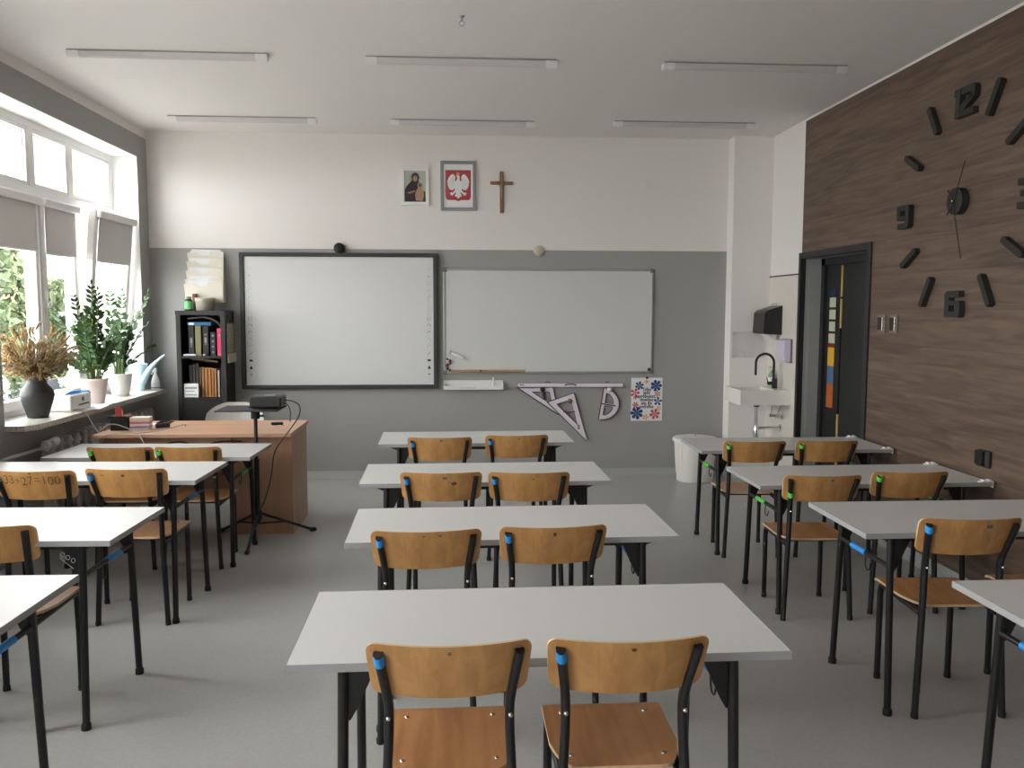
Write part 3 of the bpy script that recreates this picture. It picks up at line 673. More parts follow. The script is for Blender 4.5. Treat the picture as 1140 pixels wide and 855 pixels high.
[b.box(-.492+i*.014, -.483+i*.014, -.0055, -.004, -.004, .009) for i in range(3)]; b.build('scale_mark', 'magenta_dark', t)
b = MB().tube([(-.055, -.004, .0), (-.03, -.020, .010), (.0, -.026, .012), (.03, -.020, .010), (.055, -.004, .0)], .006, 6).build('grip', 'magenta_dark', t)
MB().tube([(-.25, 0, .022), (-.225, 0, .034), (-.19, 0, .022)], .004, 6).tube([(.34, 0, .022), (.36, 0, .034), (.38, 0, .022)], .004, 6).build('hook', 'blackm', t)
def offset_poly(poly, d):
    n = len(poly); out = []
    A = sum(poly[i][0]*poly[(i+1) % n][1]-poly[(i+1) % n][0]*poly[i][1] for i in range(n)); sg = 1 if A > 0 else -1
    for i in range(n):
        p0, p1, p2 = Vector(poly[i-1]), Vector(poly[i]), Vector(poly[(i+1) % n])
        e1 = (p1-p0).normalized(); e2 = (p2-p1).normalized(); n1 = Vector((-e1.y, e1.x))*sg; n2 = Vector((-e2.y, e2.x))*sg
        bis = (n1+n2).normalized(); out.append(tuple(p1+bis*(d/max(.2, bis.dot(n1)))))
    return out
def hollow(outer, holes, d0, d1, mats_name, rim, parent):
    """flat plate with holes: built with a triangle fill between loops"""
    bm = bmesh.new(); E = []
    for lp in [outer]+holes:
        vs = [bm.verts.new((x, d0, z)) for x, z in lp]; E += [bm.edges.new((vs[i], vs[(i+1) % len(vs)])) for i in range(len(vs))]
    bmesh.ops.triangle_fill(bm, use_beauty=True, use_dissolve=False, edges=E)
    r = bmesh.ops.extrude_face_region(bm, geom=bm.faces[:])
    for v in r['geom']:
        if isinstance(v, bmesh.types.BMVert): v.co.y = d1
    bmesh.ops.recalc_face_normals(bm, faces=bm.faces[:]); bm.verts.index_update()
    mb = MB(); mb.add([v.co[:] for v in bm.verts], [[v.index for v in f.verts] for f in bm.faces]); bm.free()
    o = mb.build(mats_name[0], mats_name[1], parent)
    q = MB()
    for lp, rr in [(outer, .0055)]+[(h, .0032) for h in holes]: q.tube([(x, d1-.001, z) for x, z in lp+[lp[0]]], rr, 5)
    q.build('dark_rim', rim, parent)
    return o
def to_local(pts, c): return [(x-c[0], z-c[1]) for x, z in pts]
# left set square: corners from the photo on the wall plane
c = (.80, .79)
t = empty('set_square', 'upper left set square hung by a black magnet below the ruler', 'set square', (c[0], YB-.012, c[1]), 0, 'blackboard set squares')
o3 = to_local([(.575, .880), (.925, .880), (.985, .610)], c); i3 = offset_poly(o3, .048)
def split_tri(i3, fr, gap):
    a, bb, cc = [Vector(v) for v in i3]      # cut across near the right angle b, parallel-ish
    return i3
cutA = offset_poly(o3, .044)
A, B_, C_ = [Vector(v) for v in cutA]
p1 = A.lerp(B_, .60); p2 = A.lerp(C_, .55); q1 = A.lerp(B_, .72); q2 = A.lerp(C_, .66)
hollow(o3, [[tuple(A), tuple(p1), tuple(p2)][::1], [tuple(q1), tuple(B_), tuple(C_), tuple(q2)]], 0, -.006, ('plate', 'lilac'), 'magenta_dark', t)
m1 = p1.lerp(q1, .5); m2 = p2.lerp(q2, .5)
MB().tube([(m1.x, -.012, m1.y), (m2.x, -.012, m2.y)], .007, 6).build('grip', 'magenta_dark', t)
c = (1.09, .66)
t = empty('set_square', 'lower set square with its point down, hung by a brown magnet', 'set square', (c[0], YB-.022, c[1]), 0, 'blackboard set squares')
o3 = to_local([(.868, .738), (1.133, .825), (1.262, .350)], c)
cutA = offset_poly(o3, .050); A, B_, C_ = [Vector(v) for v in cutA]     # A left, B top right, C point
p1 = A.lerp(C_, .33); p2 = B_.lerp(C_, .42); q1 = A.lerp(C_, .43); q2 = B_.lerp(C_, .54)
hollow(o3, [[tuple(A), tuple(B_), tuple(p2), tuple(p1)], [tuple(q1), tuple(q2), tuple(C_)]], 0, -.006, ('plate', 'lilac'), 'magenta_dark', t)
m1 = p1.lerp(q1, .5); m2 = p2.lerp(q2, .5)
MB().tube([(m1.x-.01, -.012, m1.y), (m2.x+.01, -.012, m2.y)], .007, 6).build('grip', 'magenta_dark', t)
b = MB(); [b.box(.078, .100, -.0075, -.006, -.19+i*.016, -.181+i*.016) for i in range(3)]; b.build('scale_mark', 'magenta_dark', t)
c = (1.47, .72)
t = empty('protractor', 'half round blackboard protractor hung by a white magnet', 'protractor', (c[0], YB-.012, c[1]))
ax = Vector((-.052, -.322)).normalized(); pe = Vector((-ax.y, ax.x)); o0 = Vector((-.045, .158)); mid = o0+ax*.161; R = .161
arc = [mid-ax*R*math.cos(a)+pe*R*1.12*math.sin(a) for a in [PI*i/20 for i in range(21)]]
outer = [tuple(v) for v in arc]
def seg(a0, a1, r, off):
    v = [mid+pe*off-ax*r*math.cos(a)+pe*r*math.sin(a)*1.05 for a in [a0+(a1-a0)*i/8 for i in range(9)]]
    return v
h1 = [tuple(mid+pe*.036-ax*.014)]+[tuple(v) for v in [mid+pe*.036-ax*.108*math.cos(a)+pe*.085*math.sin(a) for a in [i*(PI/2-.15)/8 for i in range(9)]]]
h2 = [tuple(mid+pe*.036+ax*.014)]+[tuple(v) for v in [mid+pe*.036+ax*.108*math.cos(a)+pe*.085*math.sin(a) for a in [i*(PI/2-.15)/8 for i in range(9)]]]
hollow(outer, [h1, h2], 0, -.006, ('plate', 'lilac'), 'magenta_dark', t)
a = mid; e = mid+pe*.145
MB().tube([(a.x, -.012, a.y), (e.x, -.012, e.y)], .006, 6).build('grip', 'magenta_dark', t)
b = MB()
for i in range(1, 18):
    an = PI*i/18; v0 = mid-ax*R*.96*math.cos(an)+pe*R*1.07*math.sin(an); v1 = mid-ax*R*.88*math.cos(an)+pe*R*.98*math.sin(an); b.tube([(v0.x, -.0068, v0.y), (v1.x, -.0068, v1.y)], .0012, 4)
b.build('scale_mark', 'magenta_dark', t)
for x, z, d, m, lb in ((.822, .862, .030, 'blackm', 'black round magnet holding the upper left set square'), (1.09, .748, .040, flat('brown_magnet', (125, 95, 85)), 'brown round magnet on the lower set square'), (1.478, .862, .030, 'white', 'white round magnet holding the protractor')):
    tag(MB().lathe([(.0001, .012), (.020, .012), (.023, .006), (.023, 0)], (0, 0, 0), 20).build('magnet', m, loc=(x, YB-d, z), rot=(PI/2, 0, 0)), lb, 'magnet')
# poster
t = empty('floral_poster', 'white poster of bright flowers around a black motto', 'poster', (1.853, YB, .757))
pp = MB().box(-.155, .155, -.008, -.002, -.212, .212).build('poster_sheet', 'paper', t)
lines = ['Tylko', 'jeśli', 'spróbujesz,', 'dowiesz', 'się, że', 'potrafisz']
b = MB()
for i, s in enumerate(lines): add_text(b, s, .044, lambda x, y, z, i=i: (-.002+x*.92, -.0088, .085-i*.034+y), bold=.0012)
b.build('motto', 'ink', pp)
def flower(cx, cz, r, n, ph, mi, mb):
    for i in range(n):
        a = ph+2*PI*i/n; ca, sa = math.cos(a), math.sin(a)
        pl = [(0, 0), (.5, .22), (.85, .3), (1.0, .12), (1.02, -.12), (.8, -.28), (.45, -.18)]
        mb.prism([(cx+r*(x*ca-y*sa), cz+r*(x*sa+y*ca)) for x, y in pl], lambda a_, c_, d: (a_, d, c_), -.0092, -.008, mi)
b = MB()
for cx, cz, r, n, ph, mi in [(-.075, .135, .042, 6, .3, 0), (.092, .135, .056, 7, .9, 0), (-.117, .065, .045, 5, 0, 1), (.105, .055, .032, 6, .5, 2), (.11, -.02, .042, 5, .2, 0), (-.112, -.055, .03, 6, 1, 1), (-.098, -.135, .062, 7, .4, 0), (.08, -.145, .052, 6, .2, 1), (-.01, -.175, .030, 5, 0, 3), (.12, -.09, .026, 5, .8, 3), (-.01, .172, .022, 4, 0, 3), (.0, .178, .016, 4, .4, 3), (-.115, .02, .02, 5, 0, 1)]:
    flower(cx, cz, r, n, ph, mi, b)
b.build('printed_flower', [flat('flower_blue', (38, 72, 122)), flat('flower_coral', (196, 84, 88)), flat('flower_pink', (206, 130, 140)), flat('flower_orange', (222, 160, 70))], pp)
MB().box(-.012, .012, -.014, -.002, .203, .222, 0, .002).build('clip', 'blackm', t)

# ------------------------------------------------------------ wall organiser, bookcase and its contents
t = empty('wall_file_rack', 'cream wall file rack with five pockets of papers', 'file rack', (-2.34, YB, 1.69))
bx = MB().box(-.16, .16, -.012, -.001, 0, .46).build('back_plate', 'cream', t)
for i in range(5):
    z0 = .0+i*.082; y0 = -.125+i*.021; zt_ = z0+.175 if i == 0 else z0+.135
    w = .178-.003*i
    poly = [(-w, zt_), (-.075, zt_), (-.055, zt_-.022), (-.02, zt_-.03), (.03, zt_-.02), (.05, zt_+.012), (w, zt_+.012), (w*.97, z0), (-w*.92, z0)]
    b = MB().prism(poly, lambda a, c, d: (a, d-(c-z0)*.12, c), y0, y0+.0025)
    for s in (-1, 1): b.prism([(y0, z0), (y0-(zt_-z0)*.12, zt_), (-.004, zt_-.02), (-.004, z0)], lambda a, c, d: (d, a, c), s*w*.96, s*w*.96-s*.0025)
    b.box(-w*.95, w*.95, y0, -.004, z0, z0+.003)
    po = b.build('pocket', 'cream', t)
    for j in range(3):
        dz = random.uniform(.012, .035); o_ = random.uniform(-.01, .01)
        MB().prism([(-w*.8+o_, z0+.02), (w*.8+o_, z0+.02), (w*.8+o_, zt_+dz*.8), (-w*.8+o_, zt_+dz)], lambda a, c, d: (a, d-(c-z0)*.10, c), y0+.006+j*.004, y0+.0072+j*.004).build('paper_sheet', 'paper', po)
SX0, SX1, SY0, SZ = -2.546, -2.107, 7.95, 1.617
t = empty('bookcase', 'tall black bookcase in the corner behind the desk', 'bookcase', ((SX0+SX1)/2, (SY0+8.262)/2, 0))
cx_, cy_ = (SX0+SX1)/2, (SY0+8.262)/2; hw, hd = (SX1-SX0)/2, (8.262-SY0)/2
for s in (-1, 1): MB().box(min(s*hw, s*(hw-.042)), max(s*hw, s*(hw-.042)), -hd, hd, 0, SZ-.04, 0, .002).build('side_panel', 'shelf', t)
MB().box(-hw-.003, hw+.003, -hd-.003, hd, SZ-.04, SZ, 0, .002).build('top_panel', 'shelf', t)
MB().box(-hw+.03, hw-.03, hd-.01, hd, .02, SZ-.03).build('back_panel', 'shelf', t)
for z in (1.205, .825): MB().box(-hw+.04, hw-.04, -hd+.006, hd-.01, z-.02, z).build('shelf_board', 'shelf', t)
d_ = MB().box(-hw+.044, hw-.044, -hd-.002, -hd+.016, .06, .802, 0, .002).build('door', 'shelf', t)
MB().tube([(hw-.075, -hd-.002, .70), (hw-.075, -hd-.022, .70)], .008, 8).build('knob', 'steel', d_)
def book(x0, x1, z0, h, col, lb, lean=0, band=None, d=.17, y=7.985, grp='books on the upper shelf of the black bookcase', title=None):
    t = empty('book', lb, 'book', ((x0+x1)/2, y+d/2, z0), 0, grp); w = (x1-x0)/2
    cv = MB().box(-w, -w+.0025, -d/2, d/2, 0, h).box(w-.0025, w, -d/2, d/2, 0, h).box(-w, w, -d/2, -d/2+.003, 0, h, 0).build('cover', flat('book_%d_%d_%d' % col, col), t)
    MB().box(-w+.0025, w-.0025, -d/2+.003, d/2-.004, .004, h-.004).build('pages', 'paper', t)
    b = MB()
    for bz0, bz1 in (band or []): b.box(-w*.34, w*.34, -d/2-.0008, -d/2, h*bz0, h*bz1)
    if band: b.build('spine_lettering', flat('book_print_pale', (150, 150, 150)), cv)
    t.rotation_euler = (0, lean, 0)
    return t
z0 = 1.206
GU, GL = 'books on the upper shelf of the black bookcase', 'books on the lower shelf of the black bookcase'
book(-2.447, -2.397, z0, .275, (34, 34, 36), 'dark grey book at the left end of the upper shelf', band=[(.3, .33), (.36, .385), (.41, .6)])
book(-2.388, -2.333, z0, .275, (120, 122, 84), 'olive green book on the upper shelf')
book(-2.320, -2.268, z0, .270, (38, 32, 28), 'black brown book beside the olive one', band=[(.38, .40), (.44, .62), (.7, .74)])
book(-2.253, -2.205, z0, .215, (28, 32, 52), 'navy volume on the upper shelf, with white spine labels', band=[(.12, .2), (.35, .43), (.58, .66), (.82, .9)])
book(-2.193, -2.152, z0, .250, (222, 52, 108), 'bright pink book at the right end of the upper shelf', band=[(.04, .10), (.7, .8)])
t = empty('book', 'bright blue book lying flat on top of the upright books', 'book', (-2.335, 8.07, z0+.277), 0, GU)
MB().box(-.118, .092, -.085, .085, 0, .030, 0, .002).build('cover', flat('book_blue', (40, 95, 140)), t); MB().box(-.105, -.06, -.0862, -.085, .006, .024).build('spine_lettering', 'paper', t)
b = MB(); P_ = bez((-2.45, 0, z0+.332), (-2.3, 0, z0+.36), (-2.22, 0, z0+.35), (-2.162, 0, z0+.265), 10)
for p, q in zip(P_[:-1], P_[1:]): b.add([(p.x, 7.99, p.z), (q.x, 7.99, q.z), (q.x, 8.17, q.z), (p.x, 8.17, p.z), (p.x, 7.99, p.z+.012), (q.x, 7.99, q.z+.012), (q.x, 8.17, q.z+.012), (p.x, 8.17, p.z+.012)], [(0, 3, 2, 1), (4, 5, 6, 7), (0, 1, 5, 4), (2, 3, 7, 6)], 0, True)
tag(b.build('magazine', flat('grey_magazine', (92, 92, 92))), 'grey magazine curving over the upright books on the upper shelf', 'magazine')
o = tag(MB().box(-.055, .055, -.012, .012, 0, .018, 0, .006).build('glasses_case', flat('pale_lilac', (190, 188, 205)), loc=(-2.432, 7.966, z0)), 'small pale lilac case lying before the upper shelf books', 'case')
tag(MB().sphere((0, 0, .010), .018, 6, sz=.55).build('paperweight', 'alu', loc=(-2.30, 7.968, z0)), 'small grey pebble lying before the upper shelf books', 'pebble')
z1 = .826
cols = [((42, 38, 36), .295, .030), ((58, 48, 40), .30, .024), ((36, 33, 32), .31, .030), ((78, 58, 42), .275, .020), ((150, 108, 62), .275, .024), ((168, 112, 58), .272, .028), ((176, 118, 62), .27, .028), ((160, 104, 54), .268, .024), ((172, 122, 70), .262, .022)]
x = -2.455
nm = ['black spined volume at the left end of the lower shelf', 'dark brown volume beside the leftmost black one on the lower shelf', 'tall near black volume behind the tissue box', 'brown volume between the black and the tan ones', 'first tan volume from the left on the lower shelf', 'second tan volume from the left on the lower shelf', 'middle tan volume on the lower shelf', 'fourth tan volume from the left on the lower shelf', 'last tan volume, next to the white spined one']
for (c_, h, w_), lb in zip(cols, nm):
    book(x, x+w_, z1, h, c_, lb, grp=GL, d=.16, y=8.0); x += w_+.002
book(x+.006, x+.026, z1, .245, (170, 170, 165), 'white spined volume on the lower shelf', grp=GL, d=.16, y=8.0)
book(x+.034, x+.052, z1, .27, (60, 34, 30), 'dark red brown volume at the right end of the lower shelf', grp=GL, d=.16, y=8.0)
t = empty('book', 'dark brown volume lying slanted on top of the lower shelf row', 'book', (-2.315, 8.08, z1+.330), 0, GL); t.rotation_euler = (0, math.radians(8), 0)
MB().box(-.13, .12, -.08, .08, 0, .022, 0, .002).build('cover', flat('book_slant', (70, 52, 38)), t); MB().box(-.128, .118, -.0812, -.08, .006, .016).build('pages', flat('old_paper', (120, 98, 70)), t)
t = empty('tissue_box', 'white tissue box on the lower shelf of the bookcase', 'tissue box', (-2.43, 7.95+.075, z1+.001))
bx = MB().box(-.065, .065, -.06, .06, 0, .125, 0, .002).build('carton', 'white', t)
b = MB(); [b.box(-.048+i*.017, -.036+i*.017, -.0606, -.060, .078, .096) for i in range(6)]; b.box(-.05, .05, -.0606, -.060, .02, .026); b.box(-.05, .03, -.0606, -.060, .055, .06); b.build('printed_line', flat('blue_grey_print', (88, 104, 128)), bx)
b = MB()
for i in range(5):
    a = i*1.3; b.add([(0, 0, .124), (.03*math.cos(a), .03*math.sin(a), .16+.02*(i % 2)), (.02*math.cos(a+.9), .02*math.sin(a+.9), .19-.01*(i % 3)), (.005*math.cos(a+1.5), .005*math.sin(a+1.5), .165)], [(0, 1, 2, 3)], 0, True)
b.build('tissue', 'paper', t)
# on top of the bookcase
t = empty('green_jar', 'small jar with a bright green label on the bookcase', 'jar', (-2.452, 8.04, SZ))
MB().lathe([(.0001, 0), (.032, 0), (.035, .006), (.035, .095), (.024, .105), (.024, .112)], (0, 0, 0), 20).build('jar_body', flat('jar_brown', (70, 50, 40)), t)
MB().lathe([(.0358, .015), (.0358, .085)], (0, 0, 0), 20).build('jar_label', flat('jar_green', (105, 205, 125)), t)
MB().lathe([(.0255, .108), (.0255, .128), (.0001, .129)], (0, 0, 0), 20).build('lid', flat('jar_lid', (150, 150, 140)), t)
b = MB().lathe([(.0001, 0), (.02, 0), (.022, .155), (.0001, .156)], (0, 0, 0), 12); tag(b.build('brown_bottle', flat('bottle_brown', (130, 92, 78)), loc=(-2.42, 8.12, SZ)), 'thin brown bottle behind the green labelled jar', 'bottle')
t = tag(MB().lathe([(.0001, 0), (.078, 0), (.084, .085), (.089, .088), (.090, .118), (.084, .118), (.078, .09), (.072, .02), (.0001, .015)], (0, 0, 0), 28).build('storage_pot', flat('pale_clay', (176, 172, 160)), loc=(-2.31, 8.06, SZ)), 'pale clay pot standing on top of the bookcase', 'pot')
# hanging calendar on the side of the bookcase
t = empty('hanging_calendar', 'narrow beige calendar hung on the side of the bookcase', 'calendar', (SX1+.006, 8.10, 1.50))
s_ = MB().box(-.001, .003, -.12, .12, -.27, 0).build('calendar_sheet', flat('calendar_beige', (158, 150, 136)), t)
b = MB()
for i in range(7): b.box(.003, .0036, -.095, .095, -.05-i*.03, -.045-i*.03, 1 if i == 3 else 0)
b.build('printed_line', [flat('print_grey', (120, 116, 112)), flat('print_red', (160, 110, 100))], s_)
MB().box(.001, .018, -.13, .13, -.36, -.275, 0, .003).build('date_block', flat('calendar_beige2', (168, 160, 142)), t)
MB().tube([(.002, -.09, -.0), (.002, 0, .09), (.002, .09, .0)], .0018, 4).build('cord', 'alu', t)

# ------------------------------------------------------------ teacher desk and things on it
t = empty('teacher_desk', 'wide beech laminate teacher desk with a closed pedestal', 'desk', (-1.87, 6.46, 0)); 
MB().box(-.67, .69, -.37, .37, .735, .76, 0, .002).build('desktop', 'desk', t)
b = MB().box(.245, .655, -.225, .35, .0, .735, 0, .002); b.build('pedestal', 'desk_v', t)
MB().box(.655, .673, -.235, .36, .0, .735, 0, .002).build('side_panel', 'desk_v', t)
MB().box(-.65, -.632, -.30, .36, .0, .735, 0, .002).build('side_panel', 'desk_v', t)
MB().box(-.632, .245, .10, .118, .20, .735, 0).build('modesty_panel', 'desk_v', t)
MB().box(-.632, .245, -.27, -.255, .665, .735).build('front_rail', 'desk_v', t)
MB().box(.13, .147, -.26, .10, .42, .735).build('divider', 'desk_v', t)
# chair behind the desk
t = empty('shell_chair', 'grey white plastic shell chair tucked behind the teacher desk', 'chair', (-1.84, 7.28, 0))
b = MB(); us = [-1+i/8 for i in range(17)]; vs = [0, .1, .25, .4, .55, .7, .8, .88, .94, .98, 1]
plate(lambda v: .235*(1 if v < .7 else math.sqrt(max(.0, 1-((v-.7)/.32)**2)))+.001, lambda x, v: (x, -.01-.02*v+.09*(x/.235)**2*-1+.0, .44+.42*v), vs, us, (0, -.012, 0), b, 0, 0); b.build('backrest', flat('pale_grey_shell', (205, 205, 200), .45), t)
MB().box(-.22, .22, -.44, .02, .43, .45, 0, .008).build('seat', flat('pale_grey_shell', (205, 205, 200)), t)
for sx in (-1, 1):
    for yy in (-.38, -.03): MB().tube([(sx*.17, yy, .43), (sx*.20, yy, 0)], .012, 8).build('leg', 'metal', t)
# objects on the desk
D0 = .761
t = empty('desk_organiser', 'black desk organiser with a red sheet and a wooden stick', 'organiser', (-2.44, 6.34, D0), .1)
MB().box(-.06, .06, -.05, .05, 0, .09, 0, .002).box(-.075, .05, -.055, -.048, .085, .105).build('tray_box', 'blackm', t)
MB().box(-.05, .07, -.045, .045, .092, .104, 0, .001).build('brown_lid', flat('tray_brown', (120, 78, 62)), t)
MB().box(-.03, .012, -.02, -.012, .103, .165).build('red_card', flat('card_red', (190, 65, 62)), t)
MB().box(.018, .026, -.04, -.034, .05, .15).build('wooden_stick', flat('stick_tan', (196, 160, 112)), t)
t = empty('note_block', 'thick block of white and pink note paper on the desk', 'note block', (-2.30, 6.345, D0), .12)
for i, c in enumerate([(214, 206, 200), (150, 140, 175), (225, 205, 205), (190, 120, 135), (222, 196, 170), (220, 210, 200)]): MB().box(-.068, .068, -.045, .045, i*.0155, i*.0155+.0152).build('note_layer', flat('note_%d' % i, c), t)
t = empty('power_adapter', 'black power adapter with coiled lead by the note block', 'power adapter', (-2.18, 6.44, D0), .5)
MB().box(-.05, .05, -.022, .022, 0, .03, 0, .006).build('adapter_body', 'blackm', t)
b = MB()
for q in range(3): b.tube([(.01+.05*math.cos(a)+q*.012, .01+.03*math.sin(a), .034+q*.006+.006*math.sin(a*2)) for a in [i*2*PI/16 for i in range(17)]], .0035, 5)
b.build('coiled_lead', 'blackm', t)
tag(MB().box(-.06, .06, -.04, .04, 0, .012, 0, .003).build('document_stack', 'paper', loc=(-2.24, 6.56, D0)), 'small white paper pad behind the note block', 'paper')
t = tag(MB().box(-.045, .045, -.02, .02, 0, .018, 0, .006).build('key_case', 'blackm', loc=(-1.37, 6.56, D0), rot=(0, 0, .3)), 'small black key case at the right end of the desk', 'keys')
b = MB()
for i in range(4): b.tube([(-1.33+i*.018+.008*math.cos(a), 6.50+.008*math.sin(a), D0+.003) for a in [j*PI/4 for j in range(9)]], .0025, 4)
tag(b.build('key_ring', 'metal'), 'shiny bunch of rings beside the black key case', 'keys')

# tripod stand and projector
TX, TY = -1.40, 6.00
t = empty('projector_stand', 'black tripod stand in front of the teacher desk', 'stand', (TX, TY, 0))
MB().box(-.235, .185, -.17, .16, .946, .954, 0, .002).build('tray', 'blackm', t)
MB().tube([(0, 0, .30), (0, 0, .93)], .013, 10).tube([(0, 0, .14), (0, 0, .60)], .018, 10).build('pole', 'black', t)
MB().tube([(0, 0, .88), (0, 0, .945)], .030, 12).tube([(0, 0, .90), (.06, -.01, .90)], .008, 8).build('tilt_head', 'blackm', t)
MB().tube([(0, 0, .17), (0, 0, .23)], .028, 12).build('collar', 'blackm', t)
for fx, fy in ((-.01, -.29), (.33, .30), (-.34, .31)):
    l = MB().tube([(fx*.04, fy*.04, .21), (fx, fy, .012)], .011, 8).build('leg', 'black', t)
    MB().tube([(0, 0, .14), (fx*.5, fy*.5, .115)], .007, 6).build('brace', 'black', l)
    MB().tube([(fx*.95, fy*.95, .018), (fx*1.04, fy*1.04, .012)], .0165, 8).build('rubber_foot', 'blackm', l)
t = empty('projector', 'black projector on the tripod tray', 'projector', (-1.315, 6.03, .955))
MB().box(-.11, .105, -.10, .10, .006, .085, 0, .012).build('body', flat('projector_black', (30, 30, 32), .4), t)
o = MB().lathe([(.0001, 0), (.03, 0), (.034, .012), (.024, .016), (.0001, .010)], (0, 0, 0), 20).build('lens', 'black', t); o.location = (-.05, .10, .045); o.rotation_euler = (-PI/2, 0, 0)
MB().box(-.02, .05, -.04, .0, .085, .089, 0, .001).build('control_panel', 'steel', t)
b = MB()
for i in range(7): b.box(-.08+i*.012, -.073+i*.012, -.1015, -.099, .02, .07)
b.build('vent', 'black', t)
for sx in (-1, 1): MB().lathe([(.0001, 0), (.008, 0), (.008, .007)], (sx*.08, -.07, 0), 8).build('foot', 'blackm', t)
def cable(name, pts, r, m, lb, it=3): return tag(MB().tube(smooth_path(pts, it), r, 6).build(name, m), lb, 'cable')
cable('cable', [(-1.205, 6.03, 1.005), (-1.15, 6.03, 1.00), (-1.10, 6.04, .97), (-1.10, 6.04, .90), (-1.17, 6.04, .80), (-1.24, 6.05, .71), (-1.31, 6.13, .62), (-1.33, 6.15, .45), (-1.37, 6.14, .30), (-1.40, 6.10, .22)], .004, 'blackm', 'black cable looping from the projector down past the desk front')
cable('cable', [(-1.205, 6.0, .985), (-1.17, 5.98, .98), (-1.155, 5.98, .93), (-1.16, 5.98, .86)], .003, 'blackm', 'short black lead hanging beside the projector')
cable('cable', [(-2.80, 6.26, .90), (-2.69, 6.30, .905), (-2.665, 6.31, .88), (-2.62, 6.3, .80), (-2.56, 6.25, .74), (-2.50, 6.17, .80), (-2.44, 6.18, .83), (-2.36, 6.20, .80), (-2.28, 6.18, .765), (-2.22, 6.08, .765), (-2.17, 6.03, .70), (-2.13, 6.02, .60)], .004, flat('pale_cable', (170, 170, 168)), 'pale cable from the printer looping down to the desk edge')
cable('cable', [(-2.70, 6.2, .62), (-2.62, 6.2, .63), (-2.55, 6.12, .66), (-2.50, 6.05, .70), (-2.46, 6.03, .77), (-2.30, 6.03, .775), (-2.15, 6.10, .775), (-2.05, 6.2, .79), (-1.98, 6.35, .80), (-2.02, 6.45, .77)], .0035, flat('pale_cable', (170, 170, 168)), 'pale cable arching over the left end of the desk')
cable('cable', [(-2.42, 6.20, .70), (-2.40, 6.17, .66), (-2.33, 6.16, .67), (-2.20, 6.17, .63), (-2.05, 6.17, .69), (-1.95, 6.17, .70), (-1.85, 6.17, .65), (-1.70, 6.17, .70), (-1.55, 6.2, .69)], .005, 'blackm', 'black cable draped under the front edge of the desk')

# ------------------------------------------------------------ things on the window sill
ZL = .8955
t = empty('ceramic_vase', 'black bellied vase on the sill holding dried flowers', 'vase', (-2.868, 6.02, ZL))
MB().lathe([(max(p.x, .0001), p.y) for p in smooth_path([(.0001, 0, 0), (.062, 0, 0), (.066, .004, 0), (.078, .05, 0), (.099, .115, 0), (.108, .155, 0), (.100, .19, 0), (.070, .222, 0), (.060, .245, 0), (.066, .272, 0), (.080, .297, 0), (.074, .298, 0), (.058, .265, 0), (.055, .235, 0), (.09, .15, 0), (.05, .02, 0), (.0001, .015, 0)], 2)], (0, 0, 0), 36).build('vase_body', 'vase', t)
MB().lathe([(.107, .150), (.1085, .156), (.107, .162)], (0, 0, 0), 36).build('shoulder_ring', 'vase', t)
# dried bouquet
t = empty('dried_flowers', 'golden dried flower bunch standing in the black vase', 'dried flowers', (-2.868, 6.02, ZL+.12))
rs = random.Random(3)
st = MB(); hd_ = [MB(), MB()]
for i in range(330):
    a = rs.uniform(0, 2*PI); el = math.asin(rs.uniform(-.7, 1)); R0 = rs.uniform(.45, 1.0)
    d = Vector((math.cos(a)*math.cos(el)*.235, math.sin(a)*math.cos(el)*.235, .235+.18*math.sin(el)+(.03 if el > 1 else 0)))*1.0
    tip = Vector((d.x*R0, d.y*R0, .06+d.z*R0+.03))
    base = Vector((math.cos(a)*.012, math.sin(a)*.012, .0)); neck = Vector((math.cos(a)*.035, math.sin(a)*.035, .165))
    tip = Vector((tip.x*1.16, tip.y*1.16, tip.z*1.06)); P_ = bez(base, neck, (tip.x*.7, tip.y*.7, tip.z+.03), tip, 7); st.tube(P_, .0016, 4)
    k = 0 if rs.random() < .8 else 1
    # plume: a curved tapering brush of tiny florets
    L_ = rs.uniform(.05, .09); dr = (tip-Vector((0, 0, .20))).normalized(); dr = (dr+Vector((rs.uniform(-.5, .5), rs.uniform(-.5, .5), rs.uniform(-.2, .3)))).normalized()
    dn = Vector((rs.uniform(-.5, .5), rs.uniform(-.5, .5), -.8))
    p0 = tip-dr*L_*.7; path = bez(p0, p0+dr*L_*.4, p0+dr*L_*.8, p0+dr*L_*.85+dn*L_*.35, 9)
    hd_[k].tube(path, [.003, .006, .007, .007, .007, .006, .005, .004, .003, .0015], 6, 0)
    for j in range(46):
        q = path[rs.randrange(10)]; u = Vector((rs.gauss(0, 1), rs.gauss(0, 1), rs.gauss(0, 1))).normalized(); r_ = rs.uniform(.008, .019); e_ = q+u*r_; w_ = u.cross(Vector((.3, .5, .8))).normalized()*.0028
        hd_[k].add([q+w_, q-w_, e_-w_*.6, e_+w_*.6], [(0, 1, 2, 3)])
st.build('dry_stem', flat('dry_stem', (110, 88, 52)), t); hd_[0].build('golden_plume', 'dry', t); hd_[1].build('pale_plume', 'dry2', t)
b = MB()
for q in [((.09, .12, .20), (.20, .20, .28)), ((.10, .16, .16), (.26, .26, .17)), ((-.05, -.12, .2), (-.06, -.25, .26))]:
    P_ = bez((0, 0, .1), (q[0][0]*.6, q[0][1]*.6, q[0][2]), q[0], q[1], 8); b.tube(P_, .0016, 4)
    for j in range(60):
        p = P_[rs.randrange(5, 9)]; u = Vector((rs.gauss(0, 1), rs.gauss(0, 1), rs.gauss(0, 1)))*.012; b.add([p, p+u, p+u+Vector((.003, .003, 0))], [(0, 1, 2)])
b.build('grass_spray', flat('dry_spray', (140, 118, 95)), t)

